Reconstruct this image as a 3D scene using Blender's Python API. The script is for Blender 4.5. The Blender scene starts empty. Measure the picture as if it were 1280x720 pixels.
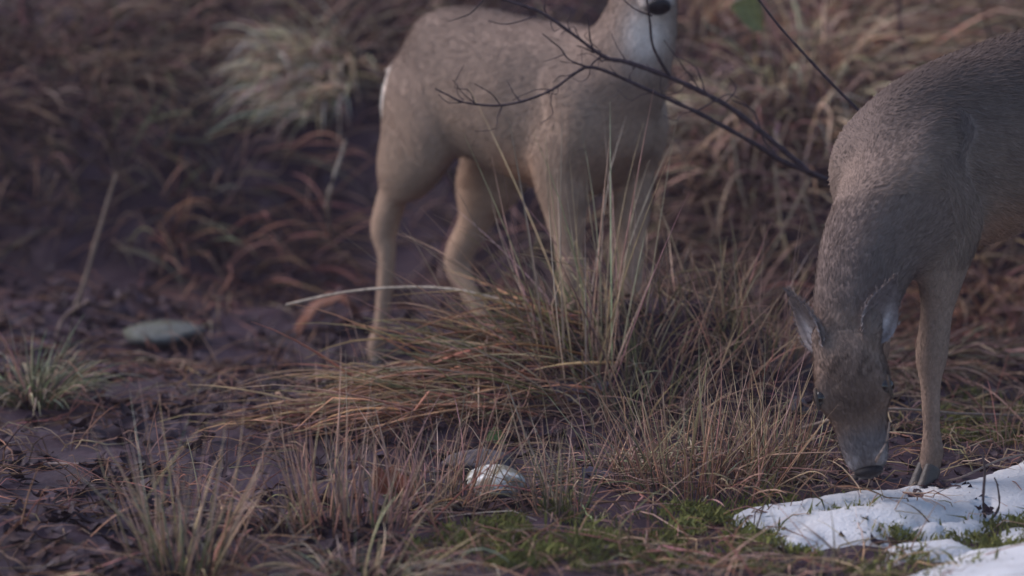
import bpy, math, random
import numpy as np
from mathutils import Vector
R = math.radians
rng = np.random.default_rng(7)
random.seed(7)
scn = bpy.context.scene
C = scn.collection

# ------------------------------------------------------------------ camera, sky, sun, exposure
F = 4267.0                      # focal length in photograph pixels (120 mm on 36 mm)
PITCH = R(7.48)
CAM = np.array([0.0, 0.0, 1.0])
cd = bpy.data.cameras.new('camera'); cam = bpy.data.objects.new('camera', cd); C.objects.link(cam)
cam.location = CAM; cam.rotation_euler = (R(90) - PITCH, 0, 0)
cd.lens = 120; cd.sensor_width = 36; cd.clip_start = 0.1; cd.clip_end = 500
cd.dof.use_dof = True; cd.dof.focus_distance = 5.35; cd.dof.aperture_fstop = 2.8
scn.camera = cam

SUN_EL, SUN_AZ = R(42), R(-68)   # azimuth measured from +Y towards +X: light comes from the left, a bit from behind the deer
w = bpy.data.worlds.new('World'); scn.world = w; w.use_nodes = True
nt = w.node_tree; bg = nt.nodes['Background']
sky = nt.nodes.new('ShaderNodeTexSky'); sky.sky_type = 'NISHITA'; sky.sun_disc = False
sky.sun_elevation = SUN_EL; sky.sun_rotation = SUN_AZ
nt.links.new(sky.outputs[0], bg.inputs[0]); bg.inputs[1].default_value = 0.09
sl = bpy.data.lights.new('sun', 'SUN'); sl.energy = 1.5; sl.angle = R(40); sl.color = (1.0, 0.87, 0.87)
so = bpy.data.objects.new('sun', sl); C.objects.link(so); so.location = (-6, 3, 8)
sd = Vector((math.sin(SUN_AZ) * math.cos(SUN_EL), math.cos(SUN_AZ) * math.cos(SUN_EL), math.sin(SUN_EL)))
so.rotation_euler = sd.to_track_quat('Z', 'Y').to_euler()
scn.view_settings.view_transform = 'Standard'; scn.view_settings.look = 'None'
scn.view_settings.gamma = 1; scn.view_settings.exposure = 1.12

# ------------------------------------------------------------------ small maths helpers
def nrm(v):
    v = np.asarray(v, float); return v / np.maximum(np.linalg.norm(v, axis=-1, keepdims=True), 1e-9)
def _hash(i, j, s):
    n = (i.astype(np.int64) * 374761393 + j.astype(np.int64) * 668265263 + s * 1442695041) & 0x7fffffff
    n = ((n ^ (n >> 13)) * 1274126177) & 0x7fffffff
    return ((n ^ (n >> 16)) & 0xffff) / 65535.0
def vnoise(x, y, sc, seed=0):
    x = np.asarray(x, float) / sc; y = np.asarray(y, float) / sc
    i = np.floor(x); j = np.floor(y); fx = x - i; fy = y - j
    fx = fx * fx * (3 - 2 * fx); fy = fy * fy * (3 - 2 * fy)
    a = _hash(i, j, seed); b = _hash(i + 1, j, seed); c = _hash(i, j + 1, seed); d = _hash(i + 1, j + 1, seed)
    return (a * (1 - fx) + b * fx) * (1 - fy) + (c * (1 - fx) + d * fx) * fy - 0.5
def sstep(a, b, x):
    t = np.clip((x - a) / (b - a), 0, 1); return t * t * (3 - 2 * t)
def bump(x, y, cx, cy, rx, ry, h):
    return h * np.exp(-((x - cx) / rx) ** 2 - ((y - cy) / ry) ** 2)
def h_low(x, y):
    """the lie of the land: level muddy ground, a grassy bank rising behind"""
    x = np.asarray(x, float); y = np.asarray(y, float)
    foot = 7.25 - 0.45 * sstep(-0.6, 0.9, x) + 0.35 * vnoise(x, y, 0.9, 3)
    t = np.maximum(y - foot, 0)
    z = 0.50 * np.minimum(t, 4.0) * sstep(0, 0.6, t) + 0.03 * np.clip(t - 4.0, 0, 20)
    z = z + bump(x, y, 0.06, 5.93, 0.34, 0.20, 0.09) + bump(x, y, 0.30, 5.98, 0.25, 0.16, 0.14) - bump(x, y, -0.30, 6.60, 0.32, 0.22, 0.065) + bump(x, y, 0.53, 5.00, 0.12, 0.12, 0.030)
    z = z + bump(x, y, 0.30, 5.15, 0.25, 0.2, 0.03)
    z = z + 0.05 * vnoise(x, y, 0.45, 5) * sstep(4.0, 4.6, y) + 0.10 * vnoise(x, y, 0.7, 8) * sstep(0.2, 1.0, t)
    return z
def h(x, y):
    return (h_low(x, y) + 0.028 * vnoise(x, y, 0.13, 11) + 0.016 * vnoise(x, y, 0.055, 12) + 0.008 * vnoise(x, y, 0.025, 13))
RT = np.array([1.0, 0, 0]); FW = np.array([0, math.cos(PITCH), -math.sin(PITCH)]); UP = np.array([0, math.sin(PITCH), math.cos(PITCH)])
def at(u, v, D):
    """the point seen at (u, v) of the photograph, D metres away along Y"""
    d = RT * (u - 640) / F + FW - UP * (v - 360) / F
    return CAM + d * (D / d[1])
def gp(u, v, d0=4.0):
    """where the line of sight through (u, v) meets the ground"""
    D = np.arange(d0, 16, 0.01); d = RT * (u - 640) / F + FW - UP * (v - 360) / F; d = d / d[1]
    P = CAM + d * D[:, None]; k = np.argmax(P[:, 2] < h_low(P[:, 0], P[:, 1]))
    p = P[k].copy(); p[2] = h(p[0], p[1]); return p

# ------------------------------------------------------------------ materials
def mat_new(name, rough=0.85, spec=0.25):
    m = bpy.data.materials.new(name); m.use_nodes = True
    b = m.node_tree.nodes['Principled BSDF']; b.inputs['Roughness'].default_value = rough
    b.inputs['Specular IOR Level'].default_value = spec
    return m, m.node_tree, b
def attr_mat(name, rough=0.85, spec=0.2, scale=60, amt=0.35, transl=0.0, bumpd=0.0, stretch=(1, 1, 1)):
    """colour from the piece's own 'col' attribute, varied by fine noise"""
    m, t, b = mat_new(name, rough, spec)
    a = t.nodes.new('ShaderNodeAttribute'); a.attribute_name = 'col'
    tc = t.nodes.new('ShaderNodeTexCoord'); mp = t.nodes.new('ShaderNodeMapping'); mp.inputs['Scale'].default_value = stretch
    n = t.nodes.new('ShaderNodeTexNoise'); n.inputs['Scale'].default_value = scale; n.inputs['Detail'].default_value = 5
    t.links.new(tc.outputs['Object'], mp.inputs[0]); t.links.new(mp.outputs[0], n.inputs['Vector'])
    r = t.nodes.new('ShaderNodeMapRange'); r.inputs['From Min'].default_value = 0.3; r.inputs['From Max'].default_value = 0.7
    r.inputs['To Min'].default_value = 1 - amt; r.inputs['To Max'].default_value = 1 + amt
    t.links.new(n.outputs['Fac'], r.inputs['Value'])
    mu = t.nodes.new('ShaderNodeVectorMath'); mu.operation = 'SCALE'
    t.links.new(a.outputs['Color'], mu.inputs[0]); t.links.new(r.outputs[0], mu.inputs['Scale'])
    t.links.new(mu.outputs[0], b.inputs['Base Color'])
    if bumpd:
        bp = t.nodes.new('ShaderNodeBump'); bp.inputs['Distance'].default_value = bumpd; bp.inputs['Strength'].default_value = 0.6
        t.links.new(n.outputs['Fac'], bp.inputs['Height']); t.links.new(bp.outputs[0], b.inputs['Normal'])
    if transl:
        tr = t.nodes.new('ShaderNodeBsdfTranslucent'); mx = t.nodes.new('ShaderNodeMixShader'); mx.inputs[0].default_value = transl
        t.links.new(mu.outputs[0], tr.inputs[0]); t.links.new(b.outputs[0], mx.inputs[1]); t.links.new(tr.outputs[0], mx.inputs[2])
        t.links.new(mx.outputs[0], t.nodes['Material Output'].inputs[0])
    return m
def ramp_mat(name, scale, stops, rough=0.8, spec=0.3, bumpd=0.01, detail=8, distort=0.4):
    m, t, b = mat_new(name, rough, spec)
    tc = t.nodes.new('ShaderNodeTexCoord'); n = t.nodes.new('ShaderNodeTexNoise')
    n.inputs['Scale'].default_value = scale; n.inputs['Detail'].default_value = detail; n.inputs['Distortion'].default_value = distort
    n.inputs['Roughness'].default_value = 0.65
    t.links.new(tc.outputs['Object'], n.inputs['Vector'])
    r = t.nodes.new('ShaderNodeValToRGB'); e = r.color_ramp.elements
    while len(e) < len(stops): e.new(0.5)
    for k, (p, c) in enumerate(stops): e[k].position = p; e[k].color = (*c, 1)
    t.links.new(n.outputs['Fac'], r.inputs[0]); t.links.new(r.outputs[0], b.inputs['Base Color'])
    bp = t.nodes.new('ShaderNodeBump'); bp.inputs['Distance'].default_value = bumpd; bp.inputs['Strength'].default_value = 0.7
    n2 = t.nodes.new('ShaderNodeTexNoise'); n2.inputs['Scale'].default_value = scale * 6; n2.inputs['Detail'].default_value = 6
    t.links.new(tc.outputs['Object'], n2.inputs['Vector'])
    t.links.new(n2.outputs['Fac'], bp.inputs['Height']); t.links.new(bp.outputs[0], b.inputs['Normal'])
    return m
M = {
 'ground': ramp_mat('wet_mud', 5, [(0.30, (0.016, 0.008, 0.012)), (0.48, (0.026, 0.013, 0.020)), (0.60, (0.042, 0.024, 0.034)), (0.74, (0.036, 0.018, 0.019))], 0.68, 0.18, 0.008),
 'grass': attr_mat('dry_grass', 0.8, 0.2, 25, 0.25, 0.22),
 'leaf': attr_mat('dead_leaf', 0.65, 0.18, 90, 0.4, 0.06, 0.002),
 'coat': attr_mat('deer_skin', 0.95, 0.05, 160, 0.18),
 'fur': attr_mat('deer_hair', 0.85, 0.12, 45, 0.14),
 'moss': attr_mat('moss', 0.9, 0.15, 30, 0.3, 0.15),
 'bark': attr_mat('twig_bark', 0.8, 0.2, 120, 0.35, 0.0, 0.001),
 'snow': None,
 'hoof': ramp_mat('hoof_horn', 60, [(0.3, (0.03, 0.026, 0.024)), (0.7, (0.07, 0.06, 0.055))], 0.5, 0.4, 0.001),
 'nose': ramp_mat('wet_nose', 200, [(0.3, (0.008, 0.007, 0.009)), (0.7, (0.014, 0.013, 0.015))], 0.5, 0.25, 0.001),
 'eye': ramp_mat('dark_eye', 20, [(0.3, (0.008, 0.006, 0.005)), (0.7, (0.016, 0.011, 0.008))], 0.08, 0.6, 0.0),
}
def snow_mat():
    m, t, b = mat_new('old_snow', 0.75, 0.3)
    b.inputs['Subsurface Weight'].default_value = 0.25; b.inputs['Subsurface Radius'].default_value = (0.02, 0.025, 0.03)
    tc = t.nodes.new('ShaderNodeTexCoord')
    n = t.nodes.new('ShaderNodeTexNoise'); n.inputs['Scale'].default_value = 14; n.inputs['Detail'].default_value = 8
    r = t.nodes.new('ShaderNodeValToRGB'); r.color_ramp.elements[0].position = 0.3; r.color_ramp.elements[0].color = (0.42, 0.425, 0.44, 1)
    r.color_ramp.elements[1].position = 0.6; r.color_ramp.elements[1].color = (0.54, 0.55, 0.57, 1)
    t.links.new(tc.outputs['Object'], n.inputs['Vector']); t.links.new(n.outputs['Fac'], r.inputs[0])
    # specks of dirt
    v = t.nodes.new('ShaderNodeTexNoise'); v.inputs['Scale'].default_value = 120; v.inputs['Detail'].default_value = 3
    t.links.new(tc.outputs['Object'], v.inputs['Vector'])
    r2 = t.nodes.new('ShaderNodeValToRGB'); r2.color_ramp.elements[0].position = 0.24; r2.color_ramp.elements[0].color = (0.25, 0.2, 0.18, 1)
    r2.color_ramp.elements[1].position = 0.33; r2.color_ramp.elements[1].color = (1, 1, 1, 1)
    t.links.new(v.outputs['Fac'], r2.inputs[0])
    mx = t.nodes.new('ShaderNodeMix'); mx.data_type = 'RGBA'; mx.blend_type = 'MULTIPLY'; mx.inputs['Factor'].default_value = 1
    t.links.new(r.outputs[0], mx.inputs['A']); t.links.new(r2.outputs[0], mx.inputs['B']); t.links.new(mx.outputs['Result'], b.inputs['Base Color'])
    bp = t.nodes.new('ShaderNodeBump'); bp.inputs['Distance'].default_value = 0.004; bp.inputs['Strength'].default_value = 0.7
    n3 = t.nodes.new('ShaderNodeTexNoise'); n3.inputs['Scale'].default_value = 180; n3.inputs['Detail'].default_value = 4
    t.links.new(tc.outputs['Object'], n3.inputs['Vector']); t.links.new(n3.outputs['Fac'], bp.inputs['Height']); t.links.new(bp.outputs[0], b.inputs['Normal'])
    return m
M['snow'] = snow_mat()

# ------------------------------------------------------------------ mesh and object helpers
def mesh_np(name, V, Fc, col=None, m=None, smooth=True):
    V = np.asarray(V, np.float32); Fc = np.asarray(Fc, np.int32)
    me = bpy.data.meshes.new(name); k = Fc.shape[1]
    me.vertices.add(len(V)); me.vertices.foreach_set('co', V.ravel())
    me.loops.add(Fc.size); me.loops.foreach_set('vertex_index', Fc.ravel())
    me.polygons.add(len(Fc)); me.polygons.foreach_set('loop_start', np.arange(0, Fc.size, k, dtype=np.int32))
    if smooth: me.polygons.foreach_set('use_smooth', np.ones(len(Fc), bool))
    me.update(calc_edges=True)
    if col is not None: set_col(me, col)
    if m: me.materials.append(m)
    return me
def set_col(me, col):
    col = np.asarray(col, np.float32)
    if col.ndim == 1: col = np.tile(col, (len(me.vertices), 1))
    a = me.attributes.new('col', 'FLOAT_COLOR', 'POINT')
    a.data.foreach_set('color', np.concatenate([col, np.ones((len(col), 1), np.float32)], 1).ravel())
def link(name, me, parent=None, loc=None):
    o = bpy.data.objects.new(name, me); C.objects.link(o)
    if parent: o.parent = parent
    if loc is not None: o.location = loc
    return o
def tag(o, label=None, cat=None, group=None, kind=None):
    for k, v in (('label', label), ('category', cat), ('group', group), ('kind', kind)):
        if v: o[k] = v
    return o
class Acc:
    """collects vertices, quads and colours of one mesh"""
    def __init__(s): s.V = []; s.F = []; s.K = []; s.n = 0
    def add(s, V, Fc, K):
        V = np.asarray(V, float).reshape(-1, 3); s.V.append(V); s.F.append(np.asarray(Fc) + s.n)
        K = np.asarray(K, float); s.K.append(np.tile(K, (len(V), 1)) if K.ndim == 1 else K.reshape(-1, 3)); s.n += len(V)
    def mesh(s, name, m, off=(0, 0, 0)):
        return mesh_np(name, np.concatenate(s.V) - np.asarray(off, float), np.concatenate(s.F), np.concatenate(s.K), m)
def smooth_path(P, n):
    P = np.asarray(P, float); k = len(P); t = np.linspace(0, k - 1, n); out = []
    for x in t:
        i = min(int(x), k - 2); f = x - i
        p0 = P[max(i - 1, 0)]; p1 = P[i]; p2 = P[i + 1]; p3 = P[min(i + 2, k - 1)]
        out.append(0.5 * (2 * p1 + (p2 - p0) * f + (2 * p0 - 5 * p1 + 4 * p2 - p3) * f * f + (3 * p1 - p0 - 3 * p2 + p3) * f ** 3))
    return np.array(out)
def tube(P, r, sides=7):
    """quads of a closed tube of varying radius; r has one value per point"""
    P = np.asarray(P, float); n = len(P); r = np.asarray(r, float) * np.ones(n)
    T = nrm(np.gradient(P, axis=0)); ref = np.array([0.31, 0.2, 0.93])
    A = nrm(np.cross(T, ref)); B = np.cross(T, A)
    ang = np.linspace(0, 2 * np.pi, sides, endpoint=False)
    V = P[:, None] + r[:, None, None] * (np.cos(ang)[None, :, None] * A[:, None] + np.sin(ang)[None, :, None] * B[:, None])
    V = V.reshape(-1, 3); Fc = []
    for i in range(n - 1):
        for j in range(sides):
            Fc.append((i * sides + j, i * sides + (j + 1) % sides, (i + 1) * sides + (j + 1) % sides, (i + 1) * sides + j))
    return V, np.array(Fc)

# ------------------------------------------------------------------ ground
def axis(lo, hi, step, far_lo, far_hi):
    a = list(np.arange(lo, hi, step)); s = step
    while a[-1] < far_hi: s *= 1.25; a.append(a[-1] + s)
    s = step; b = [lo]
    while b[-1] > far_lo: s *= 1.25; b.append(b[-1] - s)
    return np.array(b[:0:-1] + a)
gx = axis(-1.9, 1.9, 0.013, -26, 26); gy = axis(4.2, 9.2, 0.015, -12, 32)
GX, GY = np.meshgrid(gx, gy); GZ = h(GX, GY)
nx, ny = len(gx), len(gy)
idx = np.arange(nx * ny).reshape(ny, nx)
Fg = np.stack([idx[:-1, :-1], idx[:-1, 1:], idx[1:, 1:], idx[1:, :-1]], -1).reshape(-1, 4)
ground = link('ground', mesh_np('ground', np.stack([GX, GY, GZ], -1).reshape(-1, 3), Fg, None, M['ground']))
tag(ground, 'wet dark muddy ground with fallen leaves rising to a grassy bank', kind='structure')

# ------------------------------------------------------------------ lilac scattering volume added to lift and tint the dark tones
hz_x, hz_y, hz_z = (-45, 45), (-30, 55), (-2.2, 4.2)
hv = [(x, y, z) for x in hz_x for y in hz_y for z in hz_z]
me = bpy.data.meshes.new('added_haze'); me.from_pydata(hv, [], [(0, 1, 3, 2), (4, 6, 7, 5), (0, 4, 5, 1), (2, 3, 7, 6), (0, 2, 6, 4), (1, 5, 7, 3)])
hm = bpy.data.materials.new('added_haze'); hm.use_nodes = True; t = hm.node_tree; t.nodes.remove(t.nodes['Principled BSDF'])
pv = t.nodes.new('ShaderNodeVolumePrincipled'); pv.inputs['Color'].default_value = (0.93, 0.72, 0.88, 1); pv.inputs['Density'].default_value = 0.0029
t.links.new(pv.outputs[0], t.nodes['Material Output'].inputs['Volume']); me.materials.append(hm)
tag(link('added_haze', me), kind='stuff')

# ------------------------------------------------------------------ fallen leaves
def leaf_shape(L, W, curl, fold, lobes=0.0, seed=0):
    """a leaf blade: 7 stations along the rib, five points across, curled and folded"""
    r = np.random.default_rng(seed); t = np.linspace(0, 1, 7); V = []
    wdt = W * np.sin(np.pi * np.clip(t, 0.02, 0.99) ** 0.8) * (1 + lobes * np.array([0, 1, -1, 1, -1, 1, 0]))
    for i, tt in enumerate(t):
        for s in (-1, -0.5, 0, 0.5, 1):
            x = (tt - 0.5) * L; y = s * wdt[i] * 0.5
            z = curl * ((tt - 0.45) ** 2) * L * 2 + fold * abs(s) * wdt[i] * 0.5 + r.normal(0, 0.0016)
            V.append((x, y, z))
    Fc = [(i * 5 + j, (i + 1) * 5 + j, (i + 1) * 5 + j + 1, i * 5 + j + 1) for i in range(6) for j in range(4)]
    return np.array(V), np.array(Fc)
SHAPES = [leaf_shape(0.062, 0.034, 0.3, 0.15, 0, 1), leaf_shape(0.055, 0.042, -0.35, 0.3, 0, 2), leaf_shape(0.075, 0.04, 0.5, 0.5, 0.16, 3),
          leaf_shape(0.05, 0.032, -0.6, -0.2, 0, 4), leaf_shape(0.068, 0.045, 0.2, -0.35, 0.2, 5), leaf_shape(0.045, 0.036, 0.9, 0.5, 0, 6)]
LEAF_COLS = np.array([(0.054, 0.031, 0.041), (0.046, 0.027, 0.035), (0.060, 0.037, 0.049), (0.068, 0.046, 0.061), (0.064, 0.034, 0.034),
                      (0.095, 0.044, 0.034), (0.040, 0.024, 0.031), (0.085, 0.062, 0.074), (0.080, 0.048, 0.042)])
LEAF_P = np.array([.2, .2, .17, .09, .12, .04, .12, .02, .04])
def rotm(yaw, tx, ty):
    cy, sy, cx, sx, cz, sz = np.cos(ty), np.sin(ty), np.cos(tx), np.sin(tx), np.cos(yaw), np.sin(yaw)
    Rz = np.array([[cz, -sz, 0], [sz, cz, 0], [0, 0, 1]]); Rx = np.array([[1, 0, 0], [0, cx, -sx], [0, sx, cx]]); Ry = np.array([[cy, 0, sy], [0, 1, 0], [-sy, 0, cy]])
    return Rz @ Ry @ Rx
acc = Acc(); singles = []
MOSS = [(650, 690, .16, .10), (735, 655, .17, .07), (700, 712, .14, .05), (905, 690, .2, .09), (1120, 712, .18, .06), (1090, 640, .1, .05), (1230, 535, .17, .10), (1250, 680, .15, .08), (960, 655, .1, .06),
        (600, 665, .10, .06), (830, 660, .12, .07), (1180, 500, .10, .10)]
MP = [(*gp(u, v)[:2], rx, ry) for u, v, rx, ry in MOSS]
NL = 12000
ly = 4.35 + 4.9 * rng.random(NL) ** 0.9; lx = (rng.random(NL) * 2 - 1) * (0.28 * ly)
for i in range(NL):
    k = rng.integers(len(SHAPES)); V, Fc = SHAPES[k]; s = rng.uniform(0.42, 0.95)
    x, y = lx[i], ly[i]
    if min(((x - m[0]) / m[2]) ** 2 + ((y - m[1]) / (2.2 * m[3])) ** 2 for m in MP) < .8 and rng.random() < .85: continue
    if x > .1 and y < 5.6: s *= .7
    if vnoise(x, y, 0.3, 21) + .5 * vnoise(x, y, .1, 22) < -0.08 and rng.random() < .75: continue
    e = 0.03; gx_, gy_ = (h(x + e, y) - h(x - e, y)) / (2 * e), (h(x, y + e) - h(x, y - e)) / (2 * e)
    m_ = rotm(rng.uniform(0, 6.28), rng.normal(0, .11), rng.normal(0, .11))
    col = LEAF_COLS[rng.choice(len(LEAF_COLS), p=LEAF_P)] * rng.uniform(0.5, 0.9)
    P = (V * s) @ m_.T; P[:, 2] += P[:, 0] * gx_ * .8 + P[:, 1] * gy_ * .8 + 0.0035 - min(0, P[:, 2].min()) * .35
    c = np.array([x, y, h(x, y)])
    if y < 6.0 and abs(x) < 0.16 * y and s > 0.72 and len(singles) < 290 and rng.random() < .5:
        singles.append((P, Fc, col, c))
    else: acc.add(P + c, Fc, col)
tag(link('leaf_litter', acc.mesh('leaf_litter', M['leaf'])), 'dark wet fallen leaves covering the muddy ground', kind='stuff')
for P, Fc, col, c in singles:
    link('leaf', mesh_np('leaf', P, Fc, np.tile(col, (len(P), 1)), M['leaf']), ground, c)

# ------------------------------------------------------------------ grass: blades as slim three-sided tapering tubes
def blades(n, base, rad, L, wid, up, spread, lean, droop, c0, c1, cvar=0.32, K=7, bend=0.25, rest=0.006, seed=None, rough=0.15, sides=3):
    """n blades rooted in a disc: returns vertices, quads, colours. L and wid are (min, max), c0 root and c1 tip colour."""
    r = np.random.default_rng(seed if seed is not None else rng.integers(1 << 30))
    a = r.uniform(0, 6.283, n); q = np.sqrt(r.random(n))
    out = np.stack([np.cos(a), np.sin(a), np.zeros(n)], 1)
    B = np.asarray(base, float)[None] + out * q[:, None] * np.array([rad, rad * .9, 0]) if np.ndim(rad) == 0 else np.asarray(base, float)[None] + out * q[:, None] * np.array([rad[0], rad[1], 0])
    B[:, 2] = h(B[:, 0], B[:, 1]) - 0.01
    d = nrm(np.array([0, 0, up]) + out * (q * spread)[:, None] + np.asarray(lean, float) + r.normal(0, rough, (n, 3)))
    ln = r.uniform(*L, n) * (0.55 + 0.45 * r.random(n)); wd = r.uniform(*wid, n)
    sidew = nrm(np.cross(d, r.normal(0, 1, (n, 3)))) * (bend * r.normal(0, 1, n))[:, None]
    kink = r.random(n) < .22; kk = r.integers(2, K, n)
    P = [B]; dd = d.copy(); dr = droop * r.uniform(.4, 1.5, n)
    for k in range(1, K + 1):
        dd = dd + sidew / K + np.array([0, 0, -1.0]) * (dr * (k / K) ** 1.3 * 2 / K)[:, None]
        kb = kink & (kk == k); dd[kb] += r.normal(0, .5, (kb.sum(), 3)) + np.array([0, 0, -.4])
        dd = nrm(dd)
        Q = P[-1] + dd * (ln / K)[:, None]
        lim = h_low(Q[:, 0], Q[:, 1]) + rest + 0.02 * r.random(n); low = Q[:, 2] < lim
        Q[low, 2] = lim[low]; dd[low, 2] = np.maximum(dd[low, 2], -.02)
        P.append(Q)
    P = np.stack(P, 1); T = nrm(np.gradient(P, axis=1))
    A = nrm(np.cross(T, nrm(r.normal(0, 1, (n, 1, 3))))); Bv = np.cross(T, A)
    tt = np.linspace(0, 1, K + 1); prof = np.clip(1.05 - tt ** 2.2, .12, 1)
    V = []
    for s in range(sides):
        an = 2 * np.pi * s / sides
        V.append(P + (wd[:, None] * prof[None])[..., None] * .5 * (math.cos(an) * A + .55 * math.sin(an) * Bv))
    V = np.stack(V, 2)                                             # n, K+1, sides, 3
    I = np.arange(n * (K + 1) * sides).reshape(n, K + 1, sides)
    Fc = np.concatenate([np.stack([I[:, :-1, s], I[:, :-1, (s + 1) % sides], I[:, 1:, (s + 1) % sides], I[:, 1:, s]], -1).reshape(-1, 4) for s in range(sides)])
    cv = (1 + cvar * r.normal(0, 1, (n, 1, 1))).clip(.45, 1.7); hue = 1 + .10 * r.normal(0, 1, (n, 1, 3))
    g = np.clip(tt * 1.3, 0, 1)[None, :, None]
    col = (np.asarray(c0, float) * (1 - g) + np.asarray(c1, float) * g) * cv * hue
    K_ = np.repeat(col[:, :, None, :], sides, 2).reshape(-1, 3).clip(0.01, .8)
    return V.reshape(-1, 3), Fc, K_
STRAW = (0.46, 0.335, 0.235); PALE = (0.52, 0.41, 0.30); RUST = (0.29, 0.150, 0.100); PINK = (0.52, 0.36, 0.27); TAN = (0.29, 0.185, 0.13); BROWN = (0.12, 0.075, 0.060)
GREEN = (0.13, 0.14, 0.055); DKGREEN = (0.05, 0.065, 0.035); GREYG = (0.20, 0.21, 0.135)
def tussock(u, v, label, layers, group, name='grass_tussock', cat='grass clump', pos=None):
    """one clump: an Empty at its root, one mesh child for each kind of blade in it"""
    p = gp(u, v) if pos is None else np.array([pos[0], pos[1], h(*pos)])
    root = bpy.data.objects.new(name, None); C.objects.link(root); root.location = p; root.empty_display_size = .05
    tag(root, label, cat, group)
    for nm, kw in layers:
        kw = dict(kw); dx, dy = kw.pop('off', (0, 0))
        V, Fc, K_ = blades(base=p + np.array([dx, dy, 0]), **kw)
        tag(link(nm, mesh_np(nm, V - p, Fc, K_, M['grass']), root), kind='stuff')
    return root
def L_(n, rad, L, wid=(.0018, .004), up=1.0, spread=.5, lean=(0, 0, 0), droop=.4, c0=TAN, c1=STRAW, **k):
    return dict(n=n, rad=rad, L=L, wid=wid, up=up, spread=spread, lean=lean, droop=droop, c0=c0, c1=c1, **k)
FG = 'rush and grass clumps in the foreground'; MG = 'grass clumps around the standing deer'; BG = 'dead grass clumps on the bank'
# foreground
tussock(42, 508, 'grey green arching grass clump at the left edge of the mud', [
    ('green_blades', L_(110, .05, (.14, .25), (.003, .006), .7, .9, droop=1.3, c0=GREEN, c1=(.30, .32, .20))),
    ('dead_blades', L_(80, .06, (.12, .24), (.003, .006), .6, 1.0, droop=1.4, c0=TAN, c1=PALE)),
    ('flower_stalks', L_(12, .06, (.15, .22), (.0014, .002), 1, .2, droop=.1, c0=TAN, c1=STRAW))], FG)
tussock(226, 722, 'sparse upright rush clump with green stem bases on dark mud', [
    ('green_stems', L_(44, .045, (.18, .32), (.0026, .0042), 1, .35, droop=.12, c0=GREEN, c1=PINK)),
    ('dead_stems', L_(30, .06, (.18, .34), (.0022, .0036), 1, .6, droop=.2, c0=TAN, c1=PINK)),
    ('dead_blades', L_(26, .06, (.06, .14), (.002, .004), .6, 1.0, droop=1.0, c0=BROWN, c1=TAN))], FG)
tussock(440, 668, 'dense reddish rush clump left of the white stone', [
    ('dead_stems', L_(85, .11, (.17, .33), (.002, .0038), 1, .5, droop=.15, c0=RUST, c1=PINK)),
    ('green_stems', L_(30, .08, (.12, .20), (.002, .003), 1, .3, droop=.2, c0=GREEN, c1=STRAW)),
    ('dead_blades', L_(36, .12, (.08, .18), (.002, .004), .5, .9, droop=1.0, c0=BROWN, c1=STRAW))], FG)
tussock(545, 640, 'reddish rush clump close to the white stone with a rusty leaf in it', [
    ('dead_stems', L_(56, .07, (.15, .30), (.002, .0036), 1, .45, droop=.15, c0=RUST, c1=PINK)),
    ('green_stems', L_(24, .06, (.10, .17), (.002, .003), 1, .3, droop=.2, c0=DKGREEN, c1=TAN)),
    ('dead_blades', L_(30, .09, (.08, .15), (.002, .004), .5, .9, droop=1.0, c0=BROWN, c1=STRAW))], FG)
tussock(698, 650, 'thin dark rush clump right beside the white stone', [
    ('dead_stems', L_(42, .05, (.12, .25), (.0018, .0032), 1, .45, droop=.2, c0=BROWN, c1=PINK)),
    ('green_stems', L_(18, .04, (.10, .16), (.002, .003), 1, .25, droop=.15, c0=DKGREEN, c1=GREEN))], FG)
tussock(868, 604, 'wide tan grass clump left of the grazing deer', [
    ('dead_stems', L_(135, .13, (.15, .30), (.0018, .0036), 1, .6, droop=.2, c0=RUST, c1=STRAW)),
    ('dead_blades', L_(65, .15, (.08, .18), (.002, .004), .5, .9, droop=1.0, c0=BROWN, c1=STRAW)),
    ('green_blades', L_(30, .12, (.08, .15), (.002, .0035), 1, .4, droop=.4, c0=GREEN, c1=GREYG))], FG)
tussock(968, 598, 'upright tan rush clump beside the grazing muzzle', [
    ('dead_stems', L_(80, .065, (.15, .30), (.002, .0036), 1, .40, droop=.12, c0=RUST, c1=STRAW)),
    ('green_stems', L_(26, .06, (.08, .15), (.002, .0035), 1, .3, droop=.2, c0=GREEN, c1=TAN)),
    ('dead_blades', L_(25, .06, (.06, .12), (.002, .004), .5, .9, droop=1.0, c0=BROWN, c1=TAN))], FG)
tussock(770, 600, 'small low tan grass clump between two rush clumps', [
    ('dead_blades', L_(60, .08, (.09, .18), (.0018, .0035), .8, .8, droop=.6, c0=TAN, c1=STRAW))], FG)
tussock(455, 735, 'pale matted grass clump at the bottom edge', [
    ('dead_blades', L_(70, .08, (.09, .17), (.002, .0045), .5, 1.0, droop=.9, c0=TAN, c1=PALE)),
    ('green_blades', L_(20, .07, (.06, .11), (.002, .004), .8, .7, droop=.6, c0=GREEN, c1=GREYG))], FG)
tussock(330, 668, 'small curled dead grass tuft lying on dark mud', [
    ('dead_blades', L_(42, .05, (.08, .16), (.002, .004), .5, .8, (-.35, 0, 0), 1.4, BROWN, STRAW))], FG)
tussock(1258, 556, 'few thin dead stems at the right edge above the snow', [
    ('dead_stems', L_(10, .04, (.08, .14), (.0016, .003), 1, .4, droop=.2, c0=TAN, c1=STRAW))], FG)
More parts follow.
